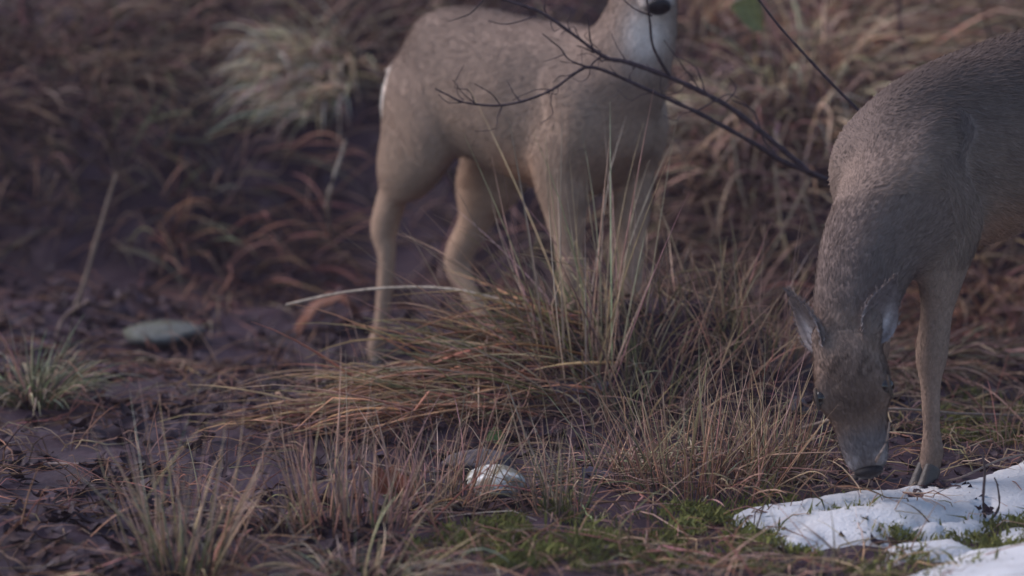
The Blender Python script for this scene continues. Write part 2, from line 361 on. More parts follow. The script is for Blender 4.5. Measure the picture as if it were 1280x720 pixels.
# around the standing deer
tussock(738, 452, 'tall pale tussock of straight stems in front of the standing deer', [
    ('dead_stems', L_(62, .085, (.32, .56), (.0026, .0044), 1, .30, (-.03, 0, 0), .10, STRAW, PALE, rough=.13)),
    ('leaning_stems', L_(26, .12, (.32, .50), (.0026, .0042), 1, .3, (-.75, -.1, 0), .25, TAN, STRAW, rough=.2)),
    ('green_blades', L_(36, .13, (.12, .25), (.0025, .0045), 1, .7, (-.2, 0, 0), .7, GREEN, (.26, .23, .11), rough=.2)),
    ('dead_blades', L_(28, .15, (.14, .32), (.0025, .0045), .7, .9, (-.25, -.1, 0), .9, TAN, STRAW, rough=.25))], MG)
tussock(640, 432, 'leaning green and straw tussock before the hind legs', [
    ('dead_blades', L_(38, .11, (.18, .36), (.0025, .0045), .7, .5, (-.55, -.1, 0), .5, TAN, STRAW)),
    ('green_blades', L_(34, .12, (.12, .24), (.0025, .0045), .8, .6, (-.4, -.1, 0), .8, GREEN, (.27, .24, .11)))], MG)
tussock(640, 476, 'flattened rust brown sheaf of grass swept to the left', [
    ('rust_blades', L_(95, (.22, .13), (.22, .46), (.004, .008), .14, .12, (-1, -.25, 0), .5, (.36, .17, .095), (.54, .31, .18), rest=.012, rough=.2, cvar=.45)),
    ('green_blades', L_(60, (.20, .12), (.22, .40), (.003, .006), .26, .1, (-1, -.12, 0), .5, GREEN, (.26, .23, .12), rest=.02, rough=.14)),
    ('straw_blades', L_(40, (.22, .12), (.2, .46), (.003, .006), .2, .1, (-1, -.2, 0), .5, TAN, STRAW, rest=.02, rough=.18))], MG)
tussock(500, 520, 'loose orange straw mat below the near hind hoof', [
    ('rust_blades', L_(70, (.16, .09), (.18, .36), (.004, .007), .10, .2, (-1, -.2, 0), .5, RUST, (.44, .25, .15), rest=.012, rough=.16, cvar=.4)),
    ('straw_blades', L_(25, (.16, .09), (.15, .32), (.003, .006), .2, .3, (-1, .1, 0), .5, TAN, STRAW, rest=.015, rough=.2))], MG)
tussock(790, 500, 'low straw grass clump behind the tan foreground clump', [
    ('dead_blades', L_(60, .13, (.12, .25), (.002, .0036), .8, .7, (.1, 0, 0), .5, TAN, STRAW)),
    ('green_blades', L_(25, .1, (.1, .18), (.002, .004), 1, .4, droop=.4, c0=GREEN, c1=GREYG))], MG)
tussock(850, 425, 'green based grass clump right of the tall pale tussock', [
    ('green_blades', L_(46, (.17, .10), (.12, .24), (.0025, .0045), 1, .5, (.05, 0, 0), .3, GREEN, TAN)),
    ('dead_blades', L_(48, (.20, .12), (.12, .28), (.0022, .0042), .7, .7, (.0, 0, 0), .4, RUST, STRAW))], MG)
tussock(925, 415, 'rust and straw grass clump behind the grazing deer ears', [
    ('dead_blades', L_(32, .13, (.14, .28), (.002, .0036), .9, .6, droop=.5, c0=RUST, c1=STRAW)),
    ('green_blades', L_(30, .1, (.1, .2), (.0025, .004), 1, .4, droop=.4, c0=GREEN, c1=TAN))], MG)
tussock(995, 470, 'sparse upright stems left of the grazing deer neck', [
    ('dead_stems', L_(26, .10, (.2, .34), (.0016, .0026), 1, .25, droop=.1, c0=TAN, c1=STRAW)),
    ('dead_blades', L_(30, .12, (.12, .24), (.002, .0036), .7, .8, droop=.8, c0=BROWN, c1=TAN))], MG)
tussock(610, 520, 'sparse low grass tuft above the green leaf', [
    ('dead_blades', L_(45, .1, (.08, .2), (.0018, .003), .8, .8, droop=.6, c0=TAN, c1=STRAW))], MG)
# on the bank
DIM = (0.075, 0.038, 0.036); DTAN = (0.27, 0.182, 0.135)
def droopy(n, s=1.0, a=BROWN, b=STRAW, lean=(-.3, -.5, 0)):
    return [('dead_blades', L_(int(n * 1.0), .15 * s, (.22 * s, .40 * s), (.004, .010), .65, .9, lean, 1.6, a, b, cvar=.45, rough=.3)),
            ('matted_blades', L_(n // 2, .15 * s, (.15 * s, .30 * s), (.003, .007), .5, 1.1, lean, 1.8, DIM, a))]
tussock(392, 100, 'big pale straw tussock drooping downhill behind the rump', [
    ('dead_blades', L_(420, (.11, .13), (.16, .30), (.0035, .008), .45, .3, (-.5, -.75, 0), 1.2, (.58, .43, .30), (.76, .59, .43), rough=.25)),
    ('upright_blades', L_(50, .10, (.12, .20), (.003, .006), 1, .5, (.1, 0, 0), .7, TAN, PALE)),
    ('green_blades', L_(14, .06, (.10, .16), (.003, .007), .6, .8, (.5, -.7, 0), 1.2, GREEN, GREEN))], BG)
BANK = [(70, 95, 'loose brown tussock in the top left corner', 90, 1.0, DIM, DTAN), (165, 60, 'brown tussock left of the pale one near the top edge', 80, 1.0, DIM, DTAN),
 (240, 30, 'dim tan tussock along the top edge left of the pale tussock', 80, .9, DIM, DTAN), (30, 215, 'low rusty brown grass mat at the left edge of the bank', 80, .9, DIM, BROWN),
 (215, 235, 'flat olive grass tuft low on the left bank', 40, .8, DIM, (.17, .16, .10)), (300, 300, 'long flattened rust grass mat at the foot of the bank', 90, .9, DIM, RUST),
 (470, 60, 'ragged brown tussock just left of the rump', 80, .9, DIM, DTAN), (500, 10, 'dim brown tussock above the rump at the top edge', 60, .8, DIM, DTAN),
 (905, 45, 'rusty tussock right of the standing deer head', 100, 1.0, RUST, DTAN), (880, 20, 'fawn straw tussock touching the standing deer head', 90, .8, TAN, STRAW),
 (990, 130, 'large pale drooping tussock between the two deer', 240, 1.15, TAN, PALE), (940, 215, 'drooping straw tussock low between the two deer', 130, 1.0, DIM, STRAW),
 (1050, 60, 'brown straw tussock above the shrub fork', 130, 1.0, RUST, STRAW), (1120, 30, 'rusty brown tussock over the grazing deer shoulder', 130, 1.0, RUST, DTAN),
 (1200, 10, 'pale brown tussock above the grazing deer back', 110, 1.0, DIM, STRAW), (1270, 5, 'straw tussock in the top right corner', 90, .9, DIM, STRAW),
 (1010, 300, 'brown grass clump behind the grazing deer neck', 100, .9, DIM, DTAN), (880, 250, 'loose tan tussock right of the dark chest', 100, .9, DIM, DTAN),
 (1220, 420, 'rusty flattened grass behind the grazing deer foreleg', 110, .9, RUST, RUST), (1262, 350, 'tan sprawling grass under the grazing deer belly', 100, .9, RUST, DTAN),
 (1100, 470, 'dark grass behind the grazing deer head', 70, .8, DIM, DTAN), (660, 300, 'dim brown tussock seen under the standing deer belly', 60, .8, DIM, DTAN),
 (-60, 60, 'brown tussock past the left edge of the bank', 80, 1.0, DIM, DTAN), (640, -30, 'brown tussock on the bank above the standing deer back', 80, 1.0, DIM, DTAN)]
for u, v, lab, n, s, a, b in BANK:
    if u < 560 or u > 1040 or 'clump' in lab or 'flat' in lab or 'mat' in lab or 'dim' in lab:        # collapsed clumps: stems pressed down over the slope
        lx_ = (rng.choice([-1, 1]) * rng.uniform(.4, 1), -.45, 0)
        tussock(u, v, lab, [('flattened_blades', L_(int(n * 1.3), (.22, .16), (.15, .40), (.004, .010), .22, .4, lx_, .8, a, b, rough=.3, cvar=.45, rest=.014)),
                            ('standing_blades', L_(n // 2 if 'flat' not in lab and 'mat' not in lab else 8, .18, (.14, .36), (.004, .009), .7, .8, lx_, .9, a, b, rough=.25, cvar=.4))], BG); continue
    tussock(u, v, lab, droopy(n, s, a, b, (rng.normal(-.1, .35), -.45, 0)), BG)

# thin cover of dead grass and straw that nobody could count
def in_poly(X, Y, P):
    ins = np.zeros(X.shape, bool); dist = np.full(X.shape, 1e9); n = len(P)
    for i in range(n):
        x0, y0 = P[i]; x1, y1 = P[(i + 1) % n]
        c = ((y0 > Y) != (y1 > Y)) & (X < (x1 - x0) * (Y - y0) / (y1 - y0 + 1e-12) + x0); ins ^= c
        t = np.clip(((X - x0) * (x1 - x0) + (Y - y0) * (y1 - y0)) / ((x1 - x0) ** 2 + (y1 - y0) ** 2 + 1e-12), 0, 1)
        dist = np.minimum(dist, np.hypot(X - x0 - t * (x1 - x0), Y - y0 - t * (y1 - y0)))
    return np.where(ins, dist, -dist)
SNOWB = np.array([gp(u, v)[:2] for u, v in [(918, 655), (1130, 615), (1290, 583), (1400, 560), (1400, 760), (1180, 760), (1100, 690), (985, 694)]])
def scatter(name, label, n, xf, ycond, L, wid, c0, c1, dens=None, **k):
    a = Acc(); r = rng; cnt = 0
    cl = n // 6
    for i in range(cl):
        y = r.uniform(*ycond); x = r.uniform(-1, 1) * xf * y
        if dens is not None and r.random() > dens(x, y): continue
        if y < 5.5 and x > .2 and in_poly(np.array([x]), np.array([y]), SNOWB)[0] > -.02 and r.random() < .85: continue
        V, Fc, K_ = blades(n=6, base=(x, y, 0), rad=.06, L=L, wid=wid, c0=c0, c1=c1, seed=int(r.integers(1 << 30)), **k)
        a.add(V, Fc, K_)
    return tag(link(name, a.mesh(name, M['grass'])), label, kind='stuff')
def on_bank(x, y): return float(sstep(.02, .35, h_low(x, y))) * (.35 + 1.2 * (vnoise(x, y, .35, 33) + .5))
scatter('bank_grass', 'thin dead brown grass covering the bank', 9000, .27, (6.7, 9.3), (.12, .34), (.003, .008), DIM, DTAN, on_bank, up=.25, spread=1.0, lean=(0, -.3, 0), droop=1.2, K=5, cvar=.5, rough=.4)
def mid(x, y): return float(sstep(-.25, .4, x)) * .75 + .12
scatter('straw_litter', 'loose dead straw lying flat on the ground', 5200, .20, (4.35, 7.2), (.06, .24), (.0016, .0035), TAN, STRAW, mid, up=.05, spread=1.0, lean=(0, 0, 0), droop=.6, K=5, cvar=.4, rough=.5)
scatter('dark_straw', 'dark rotting straw lying flat on the mud', 3000, .24, (4.35, 7.6), (.08, .26), (.002, .004), BROWN, RUST, None, up=.05, spread=1.0, lean=(0, 0, 0), droop=.6, K=5, cvar=.4, rough=.5)

# ------------------------------------------------------------------ moss and short green grass
a = Acc()
for u, v, rx, ry in MOSS:
    p = gp(u, v); n = int(80000 * rx * ry * 3.0)
    q = np.sqrt(rng.random(n)); an = rng.uniform(0, 6.283, n)
    X = p[0] + rx * q * np.cos(an); Y = p[1] + ry * 2.6 * q * np.sin(an)
    keep = (vnoise(X, Y, .07, 41) + .6 * vnoise(X, Y, .03, 42) + .18 - .5 * q ** 2) > .05; X, Y = X[keep], Y[keep]; n = len(X)
    Bp = np.stack([X, Y, h(X, Y) + .002], 1)
    d = nrm(np.stack([rng.normal(0, .6, n), rng.normal(0, .6, n), np.ones(n)], 1)); ln = rng.uniform(.006, .02, n) * np.where(rng.random(n) < .06, 2.2, 1)
    sd_ = nrm(np.cross(d, rng.normal(0, 1, (n, 3)))) * rng.uniform(.0012, .0026, n)[:, None]
    mdl = Bp + d * (ln * .6)[:, None]; tip = Bp + (d + np.stack([rng.normal(0, .3, n)] * 2 + [np.zeros(n)], 1)) * ln[:, None]
    V = np.stack([Bp - sd_ * .6, mdl - sd_, tip, mdl + sd_], 1).reshape(-1, 3); Fc = np.arange(n * 4).reshape(n, 4)
    g = rng.random((n, 1)); hue = (vnoise(X, Y, .05, 44) + .5)[:, None]
    col = np.array([.095, .100, .032]) * (1 - hue) + np.array([.20, .205, .06]) * hue; col = col * (.6 + .8 * g)
    a.add(V, Fc, np.repeat(col, 4, 0))
tag(link('moss', a.mesh('moss', M['moss'])), 'bright green moss and short grass around the snow', kind='stuff')

# ------------------------------------------------------------------ snow
def snow(pix, label, thick, holes=(), step=.006):
    P = np.array([gp(u, v)[:2] for u, v in pix]); lo, hi = P.min(0) - .04, P.max(0) + .04
    X, Y = np.meshgrid(np.arange(lo[0], hi[0], step), np.arange(lo[1], hi[1], step * 1.4))
    d = in_poly(X, Y, P)
    for hp in holes:
        Hp = np.array([gp(u, v)[:2] for u, v in hp]); d = np.minimum(d, -in_poly(X, Y, Hp))
    d = d + .026 * vnoise(X, Y, .09, 51) + .014 * vnoise(X, Y, .03, 52) + .008 * vnoise(X, Y, .012, 56)
    prof = np.where(d > 0, thick * (1 - np.exp(-np.maximum(d, 0) / .05)), d * .6)
    Z = h_low(X, Y) + .006 + prof + np.where(d > 0, .003 * vnoise(X, Y, .11, 53) + .0012 * vnoise(X, Y, .03, 54), 0) + .005
    ok = d > -.035; ny_, nx_ = X.shape; I = np.arange(nx_ * ny_).reshape(ny_, nx_)
    Fc = np.stack([I[:-1, :-1], I[:-1, 1:], I[1:, 1:], I[1:, :-1]], -1)
    kp = ok[:-1, :-1] | ok[:-1, 1:] | ok[1:, 1:] | ok[1:, :-1]; Fc = Fc[kp]
    us, inv = np.unique(Fc, return_inverse=True)
    V = np.stack([X, Y, Z], -1).reshape(-1, 3)[us]; c = np.array([V[:, 0].mean(), V[:, 1].mean(), V[:, 2].min()])
    o = link('snow_patch', mesh_np('snow_patch', V - c, inv.reshape(-1, 4), None, M['snow']), None, c)
    return tag(o, label, 'snow', 'snow patches in the bottom right corner')
snow([(918, 655), (960, 640), (1040, 628), (1130, 618), (1215, 610), (1290, 583), (1360, 560), (1400, 640), (1290, 655), (1240, 654), (1180, 656), (1130, 662), (1095, 672), (1085, 682), (1030, 683), (985, 694), (972, 690), (1000, 672), (1005, 663), (950, 662)],
     'largest snow patch, a long white tongue before the grazing deer hooves',   .011,
     [[(1025, 644), (1075, 627), (1155, 617), (1150, 633), (1085, 641)], [(1212, 638), (1240, 630), (1258, 640), (1230, 652)]])
snow([(1112, 700), (1130, 690), (1190, 684), (1196, 690), (1150, 698), (1120, 704)], 'small narrow snow strip in front of the largest patch', .009)
snow([(1160, 724), (1200, 705), (1250, 693), (1300, 684), (1400, 690), (1400, 760), (1180, 760)], 'snow patch cut by the bottom right corner', .011)
snow([(1152, 668), (1168, 662), (1176, 664), (1170, 671), (1155, 671)], 'tiny snow blob just below the largest patch, left one', .008)
snow([(1180, 664), (1215, 658), (1222, 663), (1200, 669), (1184, 669)], 'tiny snow blob just below the largest patch, right one', .008)
snow([(1268, 672), (1285, 668), (1300, 676), (1275, 680)], 'tiny snow blob at the right frame edge', .008)

# ------------------------------------------------------------------ stones
def stone(u, v, size, label, colfn, seed, rot=0, sink=.3, m=None, facets=9):
    r = np.random.default_rng(seed); nu, nv = 40, 24
    a_, b_ = np.meshgrid(np.linspace(0, 2 * np.pi, nu, endpoint=False), np.linspace(-np.pi / 2, np.pi / 2, nv))
    D = np.stack([np.cos(a_) * np.cos(b_), np.sin(a_) * np.cos(b_), np.sin(b_)], -1).reshape(-1, 3)
    k = np.ones(len(D))
    for _ in range(facets):                                            # broken facets
        n_ = nrm(r.normal(0, 1, 3) * np.array([1, 1, .7])); c_ = r.uniform(.72, .9); dd = D @ n_; k = np.minimum(k, c_ / np.maximum(dd, 1e-3))
    k *= 1 + .10 * vnoise(D[:, 0] + 3 * D[:, 2], D[:, 1] - 2 * D[:, 2], .35, seed) + .05 * vnoise(D[:, 0] + 2 * D[:, 2], D[:, 1] + D[:, 2], .12, seed + 1)
    V = D * k[:, None] * np.array(size)
    c, s = math.cos(rot), math.sin(rot); V = V @ np.array([[c, s, 0], [-s, c, 0], [0, 0, 1]])
    I = np.arange(nu * nv).reshape(nv, nu)
    Fc = np.stack([I[:-1], np.roll(I[:-1], -1, 1), np.roll(I[1:], -1, 1), I[1:]], -1).reshape(-1, 4)
    p = gp(u, v); p[2] = h_low(p[0], p[1]) + size[2] * (1 - 2 * sink)
    o = link('stone', mesh_np('stone', V, Fc, colfn(V / np.array(size), r), m or M['stone']), None, p)
    return tag(o, label, 'stone')
M['stone'] = attr_mat('rough_stone', 0.9, 0.2, 70, 0.35, 0, .004)
def white_lichen(N, r):
    q = vnoise(N[:, 0] * 1 + N[:, 2], N[:, 1] + N[:, 2] * .7, .35, 71) + .6 * vnoise(N[:, 0] - N[:, 2], N[:, 1], .12, 72)
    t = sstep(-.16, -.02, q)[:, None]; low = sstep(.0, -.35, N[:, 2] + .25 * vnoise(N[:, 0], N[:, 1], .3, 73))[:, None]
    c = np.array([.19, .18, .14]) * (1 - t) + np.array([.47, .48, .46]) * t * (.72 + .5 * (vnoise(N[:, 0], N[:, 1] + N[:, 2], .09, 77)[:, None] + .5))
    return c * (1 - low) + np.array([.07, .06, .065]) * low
def mossy(N, r):
    q = vnoise(N[:, 0], N[:, 1] + N[:, 2], .5, 74)[:, None] + .25 * N[:, 0:1]
    c = np.array([.075, .080, .055]) * (.5 - q) + np.array([.105, .112, .110]) * (.5 + q)
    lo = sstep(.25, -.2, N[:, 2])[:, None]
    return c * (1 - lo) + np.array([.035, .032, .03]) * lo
def dark(N, r): return np.tile([.075, .065, .072], (len(N), 1)) * (1 + .5 * vnoise(N[:, 0], N[:, 1], .3, 75))[:, None]
stone(617, 617, (.049, .055, .031), 'white lichen covered stone among the foreground rushes', white_lichen, 4, .2, .28, None, 4)
stone(600, 588, (.06, .06, .022), 'dark flat stone just behind the white one', dark, 9, .5, .3)
stone(205, 425, (.088, .10, .026), 'flat greenish stone lying on the mud at left', mossy, 12, .1, .34, None, 6)

# ------------------------------------------------------------------ stalks, sticks, odd leaves
def stalk(pts, r, col, label, name='dead_stalk', cat='stalk', group=None, n=24, sides=6, root=None):
    P = smooth_path(pts, n); V, Fc = tube(P, np.linspace(r[0], r[1], n) * (1 + .12 * rng.normal(0, 1, n)), sides)
    me = mesh_np(name, V - P[0], Fc, np.tile(col, (len(V), 1)), M['bark'])
    return tag(link(name, me, None, P[0]), label, cat, group)
stalk([gp(768, 492), at(745, 462, 5.84), at(705, 425, 5.86), at(655, 388, 5.88), at(600, 368, 5.9), at(530, 359, 5.95), at(440, 364, 6.0), at(358, 381, 6.05)],
      (.0034, .0022), (.36, .30, .24), 'long pale bent stalk arching across the hind leg of the standing deer')
stalk([gp(95, 392), at(108, 345, 7.08), at(128, 275, 7.07), at(146, 216, 7.05)], (.005, .003), (.24, .18, .14), 'leaning dead stalk above the green clump at left')
stalk([gp(70, 428), at(78, 400, 6.85), at(96, 385, 6.82), at(112, 376, 6.8)], (.004, .003), (.17, .12, .10), 'short bent stalk beside the leaning one at left', group=None)
stalk([gp(72, 132), at(100, 112, 8.05), at(126, 88, 8.0), at(165, 62, 7.95)], (.008, .005), (.36, .30, .22), 'pale thick straw slanting on the upper left bank')
stalk([gp(415, 300), at(410, 250, 7.25), at(428, 190, 7.25), at(432, 175, 7.25)], (.005, .003), (.3, .25, .2), 'upright dead stalk left of the deer rump')
stalk([gp(505, 55), at(503, 20, 8.2), at(501, -40, 8.2)], (.010, .008), (.17, .085, .06), 'thick reddish stem standing behind the rump')
stalk([gp(1060, 668), gp(1085, 679), gp(1112, 686) + np.array([0, 0, .012])], (.0028, .002), (.10, .075, .07), 'thin dark twig lying on the largest snow patch', 'fallen_twig', 'twig')
stalk([gp(1232, 652), at(1229, 625, 4.97), at(1231, 590, 4.97), at(1228, 565, 4.97)], (.0028, .0014), (.085, .06, .06), 'dark upright stem poking through the snow', 'dead_stalk', 'stalk')
stalk([gp(1240, 650), at(1249, 632, 4.98), at(1247, 608, 4.98), at(1243, 597, 4.98)], (.002, .001), (.09, .065, .06), 'thin curved stem beside the upright one in the snow', 'dead_stalk', 'stalk')
stalk([gp(1085, 606), at(1096, 575, 5.0), at(1108, 553, 5.0), at(1112, 527, 5.0)], (.0026, .0014), (.24, .18, .15), 'short stalk leaning against the grazing muzzle')
stalk([gp(700, 640), at(672, 580, 5.08), at(648, 520, 5.08), at(634, 480, 5.08)], (.002, .0012), (.28, .22, .17), 'single tall thin stem leaning left above the white stone')
stalk([gp(28, 575), gp(60, 580) + [0, 0, .006], gp(100, 588) + [0, 0, .004]], (.0035, .0025), (.17, .13, .12), 'short pale stick lying on the lower left mud', 'fallen_twig', 'twig')
stalk([gp(1000, 545), at(1100, 512, 5.55), at(1200, 517, 5.6), gp(1290, 524)], (.003, .002), (.22, .17, .14), 'long straw lying behind the grazing head', 'dead_stalk', 'stalk')
stalk([gp(1160, 610), at(1200, 597, 5.2), at(1250, 575, 5.25), at(1300, 565, 5.3)], (.002, .0015), (.24, .18, .15), 'thin straw running right from the grazing deer hoof', 'dead_stalk', 'stalk')
for lab, pts in (('tall straw stem left of the grazing deer, leaning right', [(985, 350), (975, 270), (968, 205)]), ('tall straw stem leaning left before the shoulder of the grazing deer', [(1030, 330), (1012, 265), (1002, 235)]),
                 ('long straw stem leaning right between the two deer', [(930, 380), (972, 300), (1012, 222)]), ('thin pale stem above the rust clump between the deer', [(948, 320), (925, 230), (915, 160)])):
    P0 = gp(*pts[0]); D0 = P0[1] - .02
    stalk([P0] + [at(u, v, D0) for u, v in pts[1:]], (.0028, .0016), (.34, .28, .2), lab)
# curled dead frond, arched on the mud beside the near hind leg
P = smooth_path([gp(366, 412), at(385, 385, 6.95), at(415, 366, 6.95), at(438, 374, 6.93), gp(455, 400)], 16)
wd = .018 + .016 * np.sin(np.linspace(0, 3.1, 16)); V = []
for i, p in enumerate(P):
    for s in (-1, -.5, 0, .5, 1): V.append(p + np.array([.25 * s, -.9 * s, 0]) * wd[i] + np.array([0, 0, -.012 * s * s + .004 * math.sin(i * 2.1 + s * 3)]))
for i, p in enumerate(P):
    for s in (1, .5, 0, -.5, -1): V.append(p + np.array([.25 * s, -.9 * s, 0]) * wd[i] * .97 + np.array([0, 0, -.012 * s * s + .004 * math.sin(i * 2.1 + s * 3) - .005]))
Fc = [(i * 5 + j, i * 5 + j + 1, (i + 1) * 5 + j + 1, (i + 1) * 5 + j) for i in range(15) for j in range(4)]
Fc += [(f[0] + 80, f[1] + 80, f[2] + 80, f[3] + 80) for f in Fc]
o = link('curled_leaf', mesh_np('curled_leaf', np.array(V) - P[0], np.array(Fc), np.tile([.14, .055, .033], (160, 1)), M['leaf']), None, P[0])
tag(o, 'orange brown curled dead leaf arched on the mud by the hind leg', 'leaf')
def single_leaf(u, v, s, col, label, shape=0, D=None, rot=(0.3, .5, 0), name='fallen_leaf'):
    V, Fc = SHAPES[shape]; p = gp(u, v) if D is None else at(u, v, D)
    o = link(name, mesh_np(name, V * s, Fc, np.tile(col, (len(V), 1)), M['leaf']), None, p + np.array([0, 0, .012])); o.rotation_euler = rot
    return tag(o, label, 'leaf')
single_leaf(624, 552, .85, (.13, .20, .06), 'small bright green leaf on the ground above the white stone', 1, None, (.9, .1, .6), 'green_leaf')
single_leaf(492, 612, 1.1, (.22, .075, .04), 'rusty red leaf caught in the reddish rushes', 4, 5.05, (1.1, .2, .3))
single_leaf(885, 590, .9, (.12, .10, .12), 'grey purple leaf at the foot of the tan clump', 1, None, (.9, .1, .2))
single_leaf(725, 500, 1.5, (.10, .085, .105), 'flat purple grey leaf below the tall pale tussock', 4, None, (.5, 0, .2))
single_leaf(748, 608, 1.0, (.10, .085, .11), 'purple grey leaf right of the thin dark rushes', 4, None, (.8, .1, .6))
single_leaf(1000, 520, .8, (.15, .13, .14), 'pale leaf behind the upright tan rushes', 1, None, (.9, .1, .2))

# ------------------------------------------------------------------ bare shrub reaching in from behind the grazing deer
BC = np.array([.055, .038, .042])
sroot = gp(1160, 478); shrub = bpy.data.objects.new('bare_shrub', None); C.objects.link(shrub); shrub.location = sroot
tag(shrub, 'leafless dark shrub branch reaching left across the standing deer', 'shrub')
def branch(pts, r0, r1, parent=shrub, name='branch', n=None):
    P = smooth_path(pts, n or max(8, len(pts) * 6))
    V, Fc = tube(P, np.linspace(r0, r1, len(P)) * .82 * (1 + .10 * rng.normal(0, 1, len(P))), 7)
    return link(name, mesh_np(name, V - sroot, Fc, BC * rng.uniform(.85, 1.25) * np.ones((len(V), 3)), M['bark']), parent)
def px(*p): return [at(*q) for q in p]
branch([sroot - [0, 0, .02]] + px((1172, 380, 6.2), (1165, 320, 6.2), (1080, 250, 6.12), (1012, 216, 6.05)), .010, .0075, name='stem')
b1 = branch(px((1012, 216, 6.05), (960, 172, 6.03), (905, 130, 6.0), (840, 98, 5.95), (785, 78, 5.92), (755, 71, 5.9), (715, 42, 5.88), (675, 15, 5.86), (640, 3, 5.85), (590, -14, 5.83)), .0066, .0022)
b2 = branch(px((1012, 216, 6.05), (975, 200, 6.03), (940, 178, 6.0), (870, 140, 5.96), (800, 108, 5.92), (760, 90, 5.9), (735, 84, 5.88), (718, 92, 5.87), (690, 112, 5.85), (655, 126, 5.84), (620, 132, 5.84), (580, 128, 5.84), (560, 119, 5.84), (544, 111, 5.84)), .0056, .0016)
def side_twigs(path, k, D0, seed):
    r_ = np.random.default_rng(seed); P = smooth_path(path, 60)
    for i in range(k):
        j = int(8 + (50 * (i + r_.random()) / k)); p = P[min(j, 57)]; t = nrm(P[min(j + 1, 59)] - P[j - 1])
        d = nrm(t * .8 + r_.normal(0, .55, 3) + np.array([0, -.1, r_.choice([-.25, .5])])); L = r_.uniform(.025, .075)
        q = [p, p + d * L * .35, p + nrm(d + r_.normal(0, .25, 3)) * L * .7, p + nrm(d + r_.normal(0, .3, 3) + np.array([0, 0, .15])) * L]
        tw = branch(q, .0013, .0006, (b1 if D0 else b2), 'twig', 9)
side_twigs(px((905, 130, 6.0), (840, 98, 5.95), (785, 78, 5.92), (755, 71, 5.9), (715, 42, 5.88), (675, 15, 5.86)), 11, 1, 61)
side_twigs(px((940, 178, 6.0), (870, 140, 5.96), (800, 108, 5.92), (735, 84, 5.88), (690, 112, 5.85), (620, 132, 5.84), (560, 119, 5.84)), 13, 0, 62)
for par, pts, r in ((b1, [(742, 66, 5.89), (738, 50, 5.87), (736, 35, 5.86), (735, 20, 5.85)], .0018), (b1, [(752, 70, 5.9), (742, 78, 5.89), (737, 84, 5.88)], .0022),
    (b1, [(742, 66, 5.89), (730, 60, 5.87), (720, 57, 5.86)], .0014), (b1, [(670, 20, 5.86), (645, 28, 5.86), (628, 30, 5.85), (610, 26, 5.85)], .0014),
    (b1, [(612, -8, 5.84), (590, 15, 5.84), (575, 22, 5.83), (560, 27, 5.83)], .0014), (b1, [(838, 97, 5.95), (817, 60, 5.92), (812, 25, 5.9), (806, -20, 5.88)], .0030),
    (b1, [(815, 20, 5.9), (795, 12, 5.89), (780, 0, 5.88), (770, -12, 5.88)], .0016), (b1, [(880, 118, 5.98), (850, 78, 5.95), (830, 50, 5.93)], .0014),
    (b1, [(905, 130, 6.0), (885, 120, 5.96), (870, 85, 5.95), (845, 70, 5.95)], .0016), (b1, [(905, 130, 6.0), (920, 112, 6.0), (912, 98, 6.0)], .0014),
    (b2, [(735, 84, 5.88), (712, 75, 5.86), (700, 60, 5.86), (690, 52, 5.85), (678, 42, 5.85)], .0018), (b2, [(705, 68, 5.86), (690, 74, 5.86), (680, 77, 5.86)], .0010),
    (b2, [(690, 112, 5.85), (672, 112, 5.85), (655, 118, 5.85), (640, 126, 5.84)], .0010), (b2, [(625, 131, 5.84), (615, 118, 5.83), (602, 110, 5.83), (592, 104, 5.83)], .0012),
    (b2, [(595, 130, 5.84), (580, 118, 5.83), (566, 100, 5.83)], .0011), (b2, [(582, 128, 5.84), (560, 128, 5.84), (548, 118, 5.84)], .0010), (b2, [(628, 132, 5.84), (626, 138, 5.84), (624, 146, 5.84)], .0008),
    (b2, [(775, 96, 5.9), (766, 88, 5.89), (762, 82, 5.89)], .0012), (b2, [(735, 84, 5.88), (722, 80, 5.87), (708, 78, 5.87), (700, 76, 5.86)], .0010),
    (b2, [(870, 140, 5.96), (890, 128, 5.98), (912, 118, 6.0), (935, 132, 6.0)], .0016), (b2, [(975, 200, 6.03), (955, 175, 6.05), (942, 140, 6.05), (915, 125, 6.05)], .0025)):
    branch(px(*pts), r * 1.25, r * .6, par, 'twig')
branch(px((1075, 140, 5.75), (1040, 105, 5.75), (1000, 62, 5.74), (970, 28, 5.73), (940, -12, 5.72)), .0034, .0022)
branch([at(1130, 300, 6.1)] + px((1110, 210, 5.9), (1075, 140, 5.75)), .0058, .0036)
sr2 = gp(1132, 110); stalk([sr2, at(1128, 60, sr2[1]), at(1124, 20, sr2[1]), at(1122, -40, sr2[1])], (.007, .005), (.10, .055, .05), 'thin reddish upright stem above the grazing deer shoulder')
# hanging green leaf, out of focus at the top
o = single_leaf(940, 28, 1.8, (.17, .165, .06), 'out of focus green leaf at the top between the deer', 1, 7.2, (1.2, .6, .4), 'green_leaf')
gl = gp(945, 75); stalk([gl, at(943, 50, 7.25), at(940, 28, 7.2)], (.003, .002), (.10, .12, .05), 'green stem holding the out of focus green leaf')

